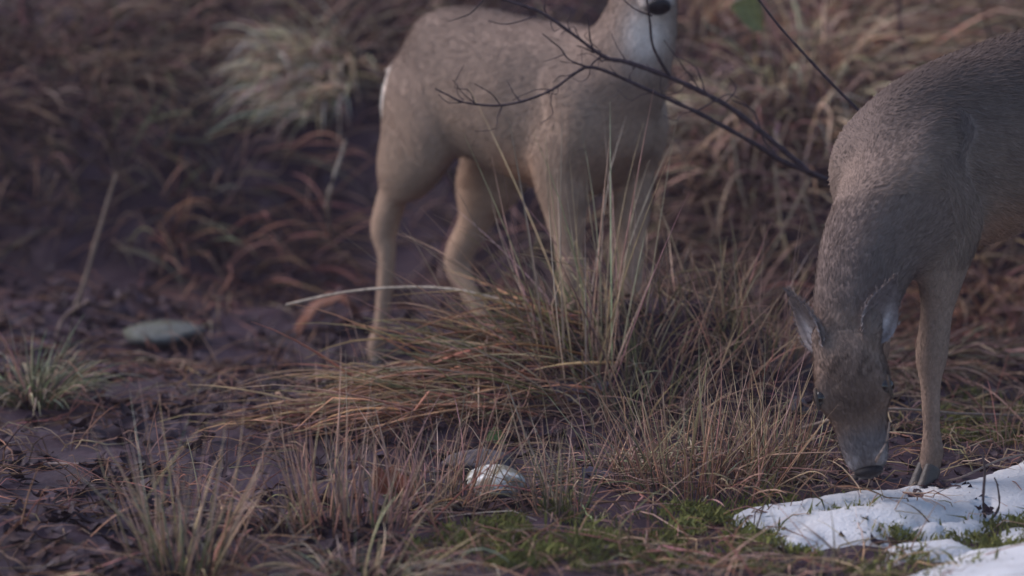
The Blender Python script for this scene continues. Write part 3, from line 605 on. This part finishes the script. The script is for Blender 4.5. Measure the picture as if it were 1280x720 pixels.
# ------------------------------------------------------------------ deer
def loft(path, ra, rb, side=(0, 1, 0), n=26, seg=28, power=2.2):
    """closed tube with elliptical section: ra along 'side', rb across it; ends pinched shut"""
    path = np.asarray(path, float); m = max(n, len(path) * 4)
    P = smooth_path(path, m); t = np.linspace(0, len(path) - 1, m); RA = np.interp(t, range(len(path)), ra); RB = np.interp(t, range(len(path)), rb)
    T = nrm(np.gradient(P, axis=0)); S = np.tile(np.asarray(side, float), (m, 1)) if np.ndim(side) == 1 else np.array([np.interp(t, range(len(path)), np.asarray(side)[:, k]) for k in range(3)]).T
    S = nrm(S - (S * T).sum(1, keepdims=True) * T); U = np.cross(T, S)
    an = np.linspace(0, 2 * np.pi, seg, endpoint=False); ca, sa = np.cos(an), np.sin(an)
    ca = np.sign(ca) * abs(ca) ** (2 / power); sa = np.sign(sa) * abs(sa) ** (2 / power)
    V = P[:, None] + RA[:, None, None] * ca[None, :, None] * S[:, None] + RB[:, None, None] * sa[None, :, None] * U[:, None]
    e0 = P[0] - T[0] * min(RA[0], RB[0]) * .6; e1 = P[-1] + T[-1] * min(RA[-1], RB[-1]) * .6
    V = np.concatenate([V.reshape(-1, 3), [e0, e1]]); N = m * seg; Fc = []
    for i in range(m - 1):
        for j in range(seg): Fc.append((i * seg + j, i * seg + (j + 1) % seg, (i + 1) * seg + (j + 1) % seg, (i + 1) * seg + j))
    tri = [(j, N, (j + 1) % seg) for j in range(seg)] + [((m - 1) * seg + j, (m - 1) * seg + (j + 1) % seg, N + 1) for j in range(seg)]
    return V, Fc + tri
def SX(x): return x if x > .2 else .2 + (x - .2) * .90      # trunk a little shorter behind the shoulder
def deer(label, loc, heading, legs, neck, neck_r, poll, nose, face_n, ear_dirs, tone, spine_dx=0.0, seed=1):
    root = bpy.data.objects.new('roe_deer', None); C.objects.link(root)
    root.location = loc; root.scale = tone.get('size', (1, 1, 1)); root.rotation_euler = (0, 0, heading); tag(root, label, 'deer', 'roe deer')
    legs = [(s, kd, [(SX(p[0]), p[1], p[2]) for p in pts], ra, rbb) for s, kd, pts, ra, rbb in legs]
    VV, FF, bones = [], [], []; cnt = [0]
    def put(vf):
        V, Fc = vf; FF.extend([tuple(i + cnt[0] for i in f) for f in Fc]); VV.append(V); cnt[0] += len(V)
    def bone(path, r, part, rev=False):
        path = np.asarray(path, float)
        for i in range(len(path) - 1):
            a, b = (path[i + 1], path[i]) if rev else (path[i], path[i + 1])
            bones.append((a, b, r[i], part))
    # trunk: x, top, bottom, half width
    S = np.array([(-.350, .590, .515, .040), (-.330, .632, .465, .072), (-.285, .664, .432, .100), (-.22, .677, .422, .114), (-.12, .674, .405, .122), (-.02, .664, .385, .128),
                  (.08, .660, .368, .128), (.17, .660, .360, .116), (.25, .650, .366, .100), (.32, .612, .392, .080), (.36, .570, .425, .056), (.378, .540, .460, .034)])
    if not tone['low']: S[:, 2] += .012; S[7:, 3] *= .9; S[9:, 0] -= np.array([.008, .014, .018])
    if tone['low']: S[:8, 1] += np.array([.03, .036, .040, .040, .036, .030, .018, .006])
    if tone['low']: S[7:, 3] *= .88; S[7:, 1] -= np.array([.004, .012, .02, .02, .02]); S[9:, 0] -= np.array([.02, .03, .035])
    S[:, 0] = [SX(x) for x in S[:, 0]]
    path = np.stack([S[:, 0], 0 * S[:, 0], (S[:, 1] + S[:, 2]) / 2], 1); rb = (S[:, 1] - S[:, 2]) / 2
    put(loft(path, S[:, 3], rb, n=60, seg=36, power=2.15)); bone(path, rb * .9, 'trunk', True)
    for s, kind, pts, ra, rbb in legs:
        put(loft(pts, ra, rbb, n=50, seg=20)); bone(pts, (np.array(ra) + np.array(rbb)) / 2, kind)
    # neck
    nr = np.array(neck_r); put(loft(neck, nr[:, 0], nr[:, 1], n=40, seg=28)); bone(neck, nr.mean(1), 'neck', True)
    # head
    poll = np.asarray(poll, float); nose = np.asarray(nose, float); ax = nose - poll; Lh = np.linalg.norm(ax); ax = ax / Lh
    fn = np.asarray(face_n, float); fn = nrm(fn - (fn @ ax) * ax); sv = np.cross(fn, ax)       # sv: the animal's left
    HS = np.array([(-.10, .038, .018, -.050), (.02, .049, .034, -.062), (.18, .056, .042, -.066), (.36, .057, .043, -.060), (.48, .050, .038, -.054), (.60, .041, .030, -.047),
                   (.74, .0375, .024, -.040), (.86, .0345, .020, -.035), (.94, .031, .015, -.031), (1.0, .024, .006, -.024)])
    hp = poll + ax * (HS[:, :1] * Lh) + fn * ((HS[:, 2:3] + HS[:, 3:4]) / 2)
    put(loft(hp, HS[:, 1], (HS[:, 2] - HS[:, 3]) / 2, side=sv, n=44, seg=28, power=2.3)); bone(hp, (HS[:, 1] + .04) * .6, 'head', True)
    for e in (-1, 1):
        c = poll + ax * .37 * Lh + sv * e * .040 + fn * .020                                 # brow and eye socket
        put(loft([c - ax * .028, c - ax * .01, c + ax * .014, c + ax * .03], [.010, .018, .017, .008], [.010, .017, .016, .008], side=sv, n=12, seg=12))
        c = poll + ax * .05 * Lh + sv * e * .030 + fn * .012                                 # ear base
        put(loft([c, c + ear_dirs[e] * .02, c + ear_dirs[e] * .045], [.020, .018, .012], [.020, .016, .010], side=sv, n=12, seg=12))
    V = np.concatenate(VV); me = bpy.data.meshes.new('tmp'); me.from_pydata(V.tolist(), [], FF); me.update()
    t = bpy.data.objects.new('tmp', me); C.objects.link(t)
    md = t.modifiers.new('remesh', 'REMESH'); md.mode = 'VOXEL'; md.voxel_size = .0058
    sm = t.modifiers.new('smooth', 'SMOOTH'); sm.factor = .5; sm.iterations = 5
    dg = bpy.context.evaluated_depsgraph_get(); body = bpy.data.meshes.new_from_object(t.evaluated_get(dg)); bpy.data.objects.remove(t)
    body.name = 'body'; nV = len(body.vertices)
    P = np.empty(nV * 3, np.float32); body.vertices.foreach_get('co', P); P = P.reshape(-1, 3).astype(float)
    A_ = np.array([b[0] for b in bones]); B_ = np.array([b[1] for b in bones]); Rr = np.array([b[2] for b in bones]); part = np.array([b[3] for b in bones])
    def nearest(Q):
        out = np.empty(len(Q), int)
        for s in range(0, len(Q), 20000):
            q = Q[s:s + 20000, None]; ab = B_ - A_; tt = np.clip(((q - A_) * ab).sum(-1) / (ab * ab).sum(-1), 0, 1)
            d = np.linalg.norm(q - A_ - tt[..., None] * ab, axis=-1); out[s:s + 20000] = np.argmin(d / np.maximum(Rr, .012), 1)
        return out
    def weights(Q):
        W = np.empty((len(Q), 4)); grp = np.array([0 if p == 'trunk' else 1 if p == 'neck' else 2 if p == 'head' else 3 for p in part])
        for s in range(0, len(Q), 20000):
            q = Q[s:s + 20000, None]; ab = B_ - A_; tt = np.clip(((q - A_) * ab).sum(-1) / (ab * ab).sum(-1), 0, 1)
            d = np.linalg.norm(q - A_ - tt[..., None] * ab, axis=-1) / np.maximum(Rr, .012)
            for g in range(4): W[s:s + 20000, g] = d[:, grp == g].min(1)
        W = np.exp(-7 * (W - W.min(1, keepdims=True))); return W / W.sum(1, keepdims=True)
    # let muscles flow into one another on the trunk, shoulders and neck, keep head and lower legs crisp
    E = np.empty(len(body.edges) * 2, np.int32); body.edges.foreach_get('vertices', E); E = E.reshape(-1, 2)
    deg = np.bincount(E.ravel(), minlength=nV).astype(float)[:, None]; pb = part[nearest(P)]
    lw = np.where((pb == 'trunk'), .6, np.where(pb == 'neck', .6, np.where(pb == 'head', .04, 0))) + np.where(np.char.find(pb.astype(str), 'leg') >= 0, .6 * sstep(.33, .46, P[:, 2]) + .03, 0)
    for it in range(50):
        a_ = np.stack([np.bincount(E[:, 0], P[E[:, 1], k], nV) + np.bincount(E[:, 1], P[E[:, 0], k], nV) for k in range(3)], 1) / deg
        P = P + (a_ - P) * lw[:, None]
        if it % 20 == 5: lw = (np.bincount(E[:, 0], lw[E[:, 1]], nV) + np.bincount(E[:, 1], lw[E[:, 0]], nV)) / deg[:, 0]
    body.vertices.foreach_set('co', P.astype(np.float32).ravel()); body.update()
    r = np.random.default_rng(seed)
    def paint(Q):
        b = nearest(Q); pt = part[b]; n = len(Q); x, y, z = Q.T; W = weights(Q)
        nz = vnoise(x * 1.3 + y, z + y * .6, .09, 91); nz2 = vnoise(x + y, z - y, .03, 92)
        zc = z + .03 * nz
        up_ = np.array([.165, .137, .120]) * (1 - tone['dorsal'] * sstep(.52, .66, z + .25 * (.1 - np.clip(x, -.3, .1)) * 0))[:, None]; flank = np.array([.205, .165, .135]); belly = np.array([.33, .27, .215])
        g = sstep(.60, .48, zc)[:, None]; g2 = sstep(.45, .36, zc)[:, None]
        c = (up_ * (1 - g) + flank * g); c = c * (1 - g2) + belly * g2
        pinkish = np.exp(-((x - .12) / .07) ** 2 - ((z - .405) / .045) ** 2)[:, None]; c = c * (1 - .7 * pinkish) + np.array([.36, .215, .135]) * .7 * pinkish
        lg = np.char.find(pt.astype(str), 'leg') >= 0
        gl = sstep(.42, .28, zc)[:, None]; cl = np.array([.21, .165, .13]) * (1 - gl) + np.array([.235, .18, .14]) * gl
        inner = sstep(0.0, .05, np.where(y > 0, .075 - y, y + .075))[:, None]; cl = cl * (1 - .25 * inner) + np.array([.34, .28, .22]) * .25 * inner
        foot = sstep(.10, .03, z)[:, None]; cl = cl * (1 - .25 * foot)
        wl = (W[:, 3] * sstep(.50, .36, z) + sstep(.30, .25, z)).clip(0, 1)[:, None] * (W[:, 2:3] < .5) * (W[:, 1:2] < .5); c = c * (1 - wl) + cl * wl
        # white rump disc
        rp = sstep(SX(-.292), SX(-.318), x + .010 * nz + ((z - .535) / .07) ** 2 * .03)[:, None] * (sstep(.44, .47, z) * sstep(.625, .60, z))[:, None]; c = c * (1 - rp) + np.array([.74, .72, .68]) * rp
        nk = pt == 'neck'; cn = np.tile([.170, .141, .124], (n, 1)) * (1 - tone['dorsal'] * .25); c = c * (1 - W[:, 1:2]) + cn * W[:, 1:2]
        # pale throat bib on the front of the neck
        hq = Q - poll; ha = hq @ ax; hf = hq @ fn; hs = hq @ sv
        if tone['bib'] is not None:
            bp = np.exp(-(((Q - np.array(tone['bib'])) / np.array([.040, .040, .046])) ** 2).sum(1) * 1.0)[:, None]; bp = np.clip(bp * 1.5, 0, 1) * (nk | (pt == 'head'))[:, None]
            c = c * (1 - bp) + np.array([.46, .46, .47]) * bp
        hd = pt == 'head'; q = ha / Lh
        ch = np.tile([.185, .138, .108], (n, 1))
        dk = (np.exp(-((q - .50) / .13) ** 2) * sstep(.0, .03, hf) * sstep(.055, .01, abs(hs)))[:, None]; ch = ch * (1 - .42 * dk)        # dark brow patch
        st = sstep(.08, .18, vnoise(ha + hs * .7 + .012 * vnoise(hs, ha, .02, 98), hs * .5, .0065, 93))[:, None] * (sstep(.04, .12, q) * sstep(.40, .22, q) * sstep(0, .02, hf))[:, None]; ch = ch * (1 - .55 * st)   # dark tufts on the crown
        gm = sstep(.62, .80, q)[:, None]; ch = ch * (1 - gm) + np.array([.165, .156, .155]) * gm                                      # grey muzzle
        eg = (np.exp(-((q - .37) / .09) ** 2) * sstep(.030, .05, abs(hs)))[:, None]; ch = ch * (1 - .35 * eg) + np.array([.24, .2, .165]) * .35 * eg
        chin = (sstep(.72, .85, q) * sstep(-.012, -.026, hf))[:, None]; ch = ch * (1 - chin) + np.array([.62, .61, .60]) * chin
        tipw = (sstep(.86, .93, q) * sstep(.006, .014, abs(hs)) * sstep(.99, .95, q))[:, None]; ch = ch * (1 - .5 * tipw) + np.array([.50, .49, .49]) * .5 * tipw
        thr = (sstep(-.03, -.06, hf) * sstep(.7, .5, q))[:, None]; ch = ch * (1 - .5 * thr) + np.array([.33, .31, .29]) * .5 * thr
        c = c * (1 - W[:, 2:3]) + ch * W[:, 2:3]
        c = c * (1 + .12 * nz + .05 * nz2)[:, None]
        return c * np.array(tone['mul']), b
    col, _ = paint(P)
    for a_ in [a.name for a in body.attributes if a.name == 'col']: body.attributes.remove(body.attributes[a_])
    set_col(body, col); body.materials.clear(); body.materials.append(M['coat'])
    body.polygons.foreach_set('use_smooth', np.ones(len(body.polygons), bool))
    bo = link('body', body, root)
    # hair lying along the coat
    body.calc_loop_triangles(); nt_ = len(body.loop_triangles); tr = np.empty(nt_ * 3, np.int32); body.loop_triangles.foreach_get('vertices', tr); tr = tr.reshape(-1, 3)
    p0, p1, p2 = P[tr[:, 0]], P[tr[:, 1]], P[tr[:, 2]]; cr = np.cross(p1 - p0, p2 - p0); ar = np.linalg.norm(cr, axis=1); nn = cr / np.maximum(ar[:, None], 1e-12)
    cen = (p0 + p1 + p2) / 3; bpt = part[nearest(cen)]; wgt = ar * np.where(bpt == 'head', 2.2, np.where(np.char.find(bpt.astype(str), 'leg') >= 0, 1.3, 1.0))
    NH = tone['hairs']; k = np.searchsorted(np.cumsum(wgt / wgt.sum()), r.random(NH)).clip(0, nt_ - 1)
    uu = np.sqrt(r.random((NH, 1))); vv = r.random((NH, 1)); H0 = p0[k] * (1 - uu) + p1[k] * uu * (1 - vv) + p2[k] * uu * vv; n0 = nn[k]
    hc, hb = paint(H0); hp_ = part[hb]; fl = nrm(B_[hb] - A_[hb]) + np.where((hp_ == 'trunk')[:, None], np.array([0, 0, -.45]), 0)
    fl = fl + .22 * np.stack([vnoise(H0[:, 0] + H0[:, 1], H0[:, 2], .035, s) for s in (95, 96, 97)], 1) * 2
    flr = nrm(fl); fl = nrm(fl - (fl * n0).sum(1, keepdims=True) * n0)
    isleg = np.char.find(hp_.astype(str), 'leg') >= 0
    hl = np.where(hp_ == 'head', .0095, np.where(hp_ == 'neck', .013, np.where(isleg, np.where(H0[:, 2] > .36, .013, .0065), .017))) * r.uniform(.6, 1.2, NH)
    dd = nrm(fl + r.normal(0, .14, (NH, 3)) + n0 * r.uniform(.05, .18, (NH, 1))); sw = nrm(np.cross(n0, dd)) * np.where(hp_ == 'head', .0010, .0016)[:, None]
    hl = hl * (.45 + .55 * np.linalg.norm(flr - (flr * n0).sum(1, keepdims=True) * n0, axis=1).clip(0, 1) ** 2)
    b0 = H0 - n0 * .0005; mid_ = b0 + dd * (hl * .55)[:, None]; tip = mid_ + nrm(dd - n0 * .18) * (hl * .45)[:, None]
    HV = np.stack([b0 - sw * .5, b0 + sw * .5, mid_ + sw * .42, tip, mid_ - sw * .42], 1).reshape(-1, 3)
    hv = hc * (1 + .09 * r.normal(0, 1, (NH, 1))).clip(.5, 1.6); K5 = np.stack([hv * .93, hv * .93, hv, hv * 1.12, hv], 1).reshape(-1, 3)
    I = np.arange(NH * 5).reshape(NH, 5)
    F5 = I
    tag(link('coat', mesh_np('coat', HV, F5, K5.clip(0, .85), M['fur']), root), kind='stuff')
    # ears: cupped, leaf shaped, with pale hair inside
    for e in (-1, 1):
        d_ = nrm(ear_dirs[e]); op = nrm(np.asarray(tone['ear_open'][e])); op = nrm(op - (op @ d_) * d_); wv = np.cross(d_, op)
        base = poll + ax * .05 * Lh + sv * e * .034 + fn * .012 + d_ * .012; EL = .098
        nu_, nv_ = 15, 9; G = []; GC = []
        for lay in (0, 1):
            for i in range(nu_):
                tt = i / (nu_ - 1); wd_ = .034 * (np.sin(np.pi * min(.08 + tt * .92, .985) ** .75) ** .85) * (1 - .15 * tt)
                for j in range(nv_):
                    q = (j / (nv_ - 1)) * 2 - 1; an = q * (1.35 - .75 * tt)
                    pnt = base + d_ * (tt * EL) + wv * wd_ * math.sin(an) / math.sin(1.35 - .75 * tt) - op * wd_ * (math.cos(an) - .4) * (1 - .5 * tt) - op * .010 * tt * tt
                    pnt = pnt - op * (.0032 if lay else 0) * (1 - .8 * abs(q) ** 3); G.append(pnt)
                    out_ = np.array([.19, .165, .15]) * (1 - .25 * tt); inn = np.array([.17, .15, .145]) * (1 - .3 * tt)
                    wst = math.exp(-((q * e * tone['earside'] - .5) / .2) ** 2) * math.exp(-((tt - .28) / .24) ** 2) * .62 + .3 * math.exp(-((abs(q) - 1) / .12) ** 2) * math.exp(-((tt - .2) / .25) ** 2)
                    inn = inn * (1 - wst) + np.array([.66, .65, .65]) * wst
                    GC.append((out_ if lay else inn) * np.array(tone['mul']) * (1 if lay else 1.1))
        n1 = nu_ * nv_; Fe = []
        for i in range(nu_ - 1):
            for j in range(nv_ - 1):
                a0 = i * nv_ + j; Fe.append((a0, a0 + 1, a0 + nv_ + 1, a0 + nv_)); Fe.append((a0 + n1, a0 + nv_ + n1, a0 + nv_ + 1 + n1, a0 + 1 + n1))
            for j in (0, nv_ - 1): a0 = i * nv_ + j; Fe.append((a0, a0 + nv_, a0 + nv_ + n1, a0 + n1))
        for j in range(nv_ - 1):
            a0 = (nu_ - 1) * nv_ + j; Fe.append((a0, a0 + 1, a0 + 1 + n1, a0 + n1))
        eo = link('ear', mesh_np('ear', np.array(G), np.array(Fe), np.array(GC), M['coat']), root)
        # hair tufts fringing the ear
        G = np.array(G)[:n1]; ih = r.integers(0, n1, 900); Gn = G[ih] + r.normal(0, .0015, (900, 3)); lay = r.random(900) < .5
        gd = nrm(d_ + r.normal(0, .2, (900, 3))); gs = nrm(np.cross(gd, r.normal(0, 1, (900, 3)))) * .0007; gl_ = r.uniform(.004, .009, 900)
        gl_ = gl_[:, None]; gb = Gn - op * np.where(lay, .004, -.0005)[:, None]
        V4 = np.stack([gb - gs, gb + gs, gb + gd * gl_ * .6 + gs * .7, gb + gd * gl_], 1).reshape(-1, 3)
        c4 = np.repeat(np.where(lay[:, None], np.array([.20, .172, .155]) * np.array(tone['mul']), np.array(GC)[:n1][ih]), 4, 0)
        tag(link('ear_hair', mesh_np('ear_hair', V4, np.arange(3600).reshape(900, 4), c4, M['fur']), eo), kind='stuff')
        # eye with lid
        c = poll + ax * .385 * Lh + sv * e * .0490 + fn * .024
        a2, b2_ = np.meshgrid(np.linspace(0, 2 * np.pi, 16, endpoint=False), np.linspace(-np.pi / 2, np.pi / 2, 10))
        Ds = np.stack([np.cos(a2) * np.cos(b2_), np.sin(a2) * np.cos(b2_), np.sin(b2_)], -1).reshape(-1, 3)
        I = np.arange(160).reshape(10, 16); Fs = np.stack([I[:-1], np.roll(I[:-1], -1, 1), np.roll(I[1:], -1, 1), I[1:]], -1).reshape(-1, 4)
        ey = link('eye', mesh_np('eye', Ds * .0125 + c, Fs, None, M['eye']), root)
        lidp = [c + (ax * math.cos(q) * .0145 + fn * math.sin(q) * .010 + sv * e * .006) for q in np.linspace(.1, 3.0, 9)]
        Vt, Ft = tube(np.array(lidp), .0030, 6); link('eyelid', mesh_np('eyelid', Vt, Ft, np.tile(np.array([.085, .066, .055]), (len(Vt), 1)), M['coat']), ey)
    # nose pad with two nostril hollows
    c = poll + ax * (Lh * 1.010) + fn * .000; NP = []
    for q in Ds:
        k_ = 1 - .35 * math.exp(-((abs(q[1]) - .55) / .22) ** 2 - ((q[2] - .15) / .35) ** 2) * (q[0] > 0)
        NP.append(c + ax * q[0] * .011 * k_ + sv * q[1] * .0225 + fn * q[2] * .0155)
    link('nose', mesh_np('nose', np.array(NP), Fs, None, M['nose']), root)
    # cloven hooves
    for s, kind, pts, ra, rbb in legs:
        p = np.array(pts[-1]) - np.array([0, 0, .022]); ha_ = Acc()
        for t_ in (-1, 1):
            hpth = [p + np.array([-.010, t_ * .007, .038]), p + np.array([.002, t_ * .008, .018]), p + np.array([.016, t_ * .008, .006]), p + np.array([.026, t_ * .006, .0])]
            Vh, Fh = loft(hpth, [.0095, .0115, .0105, .005], [.017, .017, .012, .006], n=10, seg=12)
            ha_.add(Vh, np.array([f if len(f) == 4 else (*f, f[2]) for f in Fh]), np.zeros(3))
        q4 = np.concatenate(ha_.V); me = bpy.data.meshes.new('hoof'); me.from_pydata(q4.tolist(), [], [tuple(dict.fromkeys(int(i) for i in f)) for f in np.concatenate(ha_.F)]); me.materials.append(M['hoof'])
        me.polygons.foreach_set('use_smooth', np.ones(len(me.polygons), bool)); link('hoof', me, root)
    return root

def foreleg(s, x, dx=0.0, y=.058, knee=None, z0=0.0, dy=0.0):
    knee = knee or (x + dx * .5 + .005, .215)
    pts = [(x - .03, s * .055, .555), (x + .02, s * .070, .50), (x - .015, s * .074, .43), (x - .006, s * .070, .37), (knee[0] - .004, s * (y + .006), knee[1] + .07), (knee[0], s * y + dy * .5, knee[1]), (knee[0] + .001, s * y + dy * .6, knee[1] - .045),
           (x + dx + .002, s * y + dy, .10 + z0), (x + dx, s * y + dy, .062 + z0), (x + dx + .010, s * y + dy, .030 + z0), (x + dx + .016, s * y + dy, .024 + z0)]
    ra = [.040, .044, .042, .036, .0215, .0245, .0155, .0130, .0190, .0150, .0110]; rb = [.070, .075, .066, .053, .0275, .0275, .0170, .0145, .0205, .017, .012]
    return (s, 'foreleg', pts, ra, rb)
def hindleg(s, hock, foot, stifle=(-.185, .455), y=.062, z0=0.0):
    hx, hz = hock; fx = foot
    pts = [(-.250, s * .055, .575), (-.245, s * .075, .52), (stifle[0] - .040, s * .082, stifle[1] + .015), ((stifle[0] + hx) / 2 - .025, s * .080, (stifle[1] + hz) / 2 + .025), (hx + .030, s * .074, hz + .075), (hx - .018, s * .067, hz + .006), (hx + (fx - hx) * .18, s * .065, hz - .045),
           (hx + (fx - hx) * .65, s * y, .105 + z0), (fx, s * y, .062 + z0), (fx + .012, s * y, .030 + z0), (fx + .017, s * y, .024 + z0)]
    ra = [.048, .058, .056, .044, .0260, .0235, .0165, .0140, .0190, .0150, .011]; rb = [.085, .105, .100, .070, .0330, .0310, .0195, .0155, .0205, .017, .012]
    return (s, 'hindleg', pts, ra, rb)

# standing deer, three quarters to the camera, head up and turned
HEAD_A = R(-52); loc_a = np.array([.113, 6.28, 0]) - np.array([math.cos(HEAD_A) * .25 + math.sin(HEAD_A) * .06, math.sin(HEAD_A) * .25 - math.cos(HEAD_A) * .06, 0]); loc_a[2] = h_low(-.29, 6.6) - .012
cA = dict(size=(1.03, 1.0, 1.12), earside=1, dorsal=.12, low=False, mul=(1.62, 1.45, 1.35), bib=(.425, -.045, .655), hairs=150000, ear_open={-1: (.6, -.8, .2), 1: (.9, .2, .2)})
pollA = np.array([.365, 0, .845]); noseA = np.array([.496, -.078, .702])
deer('grey brown roe deer standing side on behind a bare branch with its head raised', loc_a, HEAD_A,
     [foreleg(-1, .235, z0=.02), foreleg(1, .255, .01, z0=.02), hindleg(-1, (-.370, .270), -.425), hindleg(1, (-.300, .210), -.140, stifle=(-.14, .43))],
     [(.19, 0, .52), (.285, 0, .565), (.348, .0, .64), (.372, .0, .72), (.376, .0, .79), (.378, -.004, .835)], [(.085, .112), (.080, .106), (.062, .082), (.052, .064), (.048, .056), (.044, .045)],
     pollA, noseA, (.55, -.35, .75), {-1: nrm(np.array([-.2, -.75, .65])), 1: nrm(np.array([.1, .8, .6]))}, cA, seed=3)
# grazing deer, three quarters to the camera, head down and turned this way
HB = math.atan2(-.69, -.72); cb, sb = math.cos(HB), math.sin(HB)
loc_b = np.array([.589, 5.38, 0.0]); loc_b[:2] += np.array([.025, -.10]) - np.array([cb, sb]) * .25; loc_b[2] = h_low(.66, 5.23) - .002
def to_b(p): d = np.asarray(p, float) - loc_b; return np.array([d[0] * cb + d[1] * sb, -d[0] * sb + d[1] * cb, d[2]])
def dir_b(p): d = np.asarray(p, float); return np.array([d[0] * cb + d[1] * sb, -d[0] * sb + d[1] * cb, d[2]])
pollB = to_b(at(1057, 432, 5.07)); noseB = to_b(at(1086, 588, 5.02))
cB = dict(earside=1, dorsal=.42, low=True, mul=(1.08, .99, 1.00), bib=None, hairs=250000, ear_open={-1: dir_b((-.9, -.35, -.1)), 1: dir_b((.45, -.9, 0))})
mB = to_b(at(1088, 310, 5.18)); m2 = to_b(at(1068, 380, 5.12))
deer('darker roe deer grazing with its head down at the edge of the snow', loc_b, HB,
     [foreleg(-1, .25), foreleg(1, .25), hindleg(-1, (-.36, .28), -.31), hindleg(1, (-.36, .28), -.31)],
     [(.08, 0, .535), (.19, .01, .515), mB * .5 + np.array([.25, .02, .475]) * .5, mB, m2, pollB - dir_b((0, -.03, 0))], [(.100, .115), (.098, .115), (.088, .100), (.074, .080), (.062, .066), (.048, .052)],
     pollB, noseB, dir_b((-.15, -1, .12)), {-1: nrm(dir_b(at(990, 370, 5.2) - at(1032, 432, 5.18))), 1: nrm(dir_b(at(1116, 356, 5.18) - at(1084, 428, 5.18)))}, cB, seed=5)
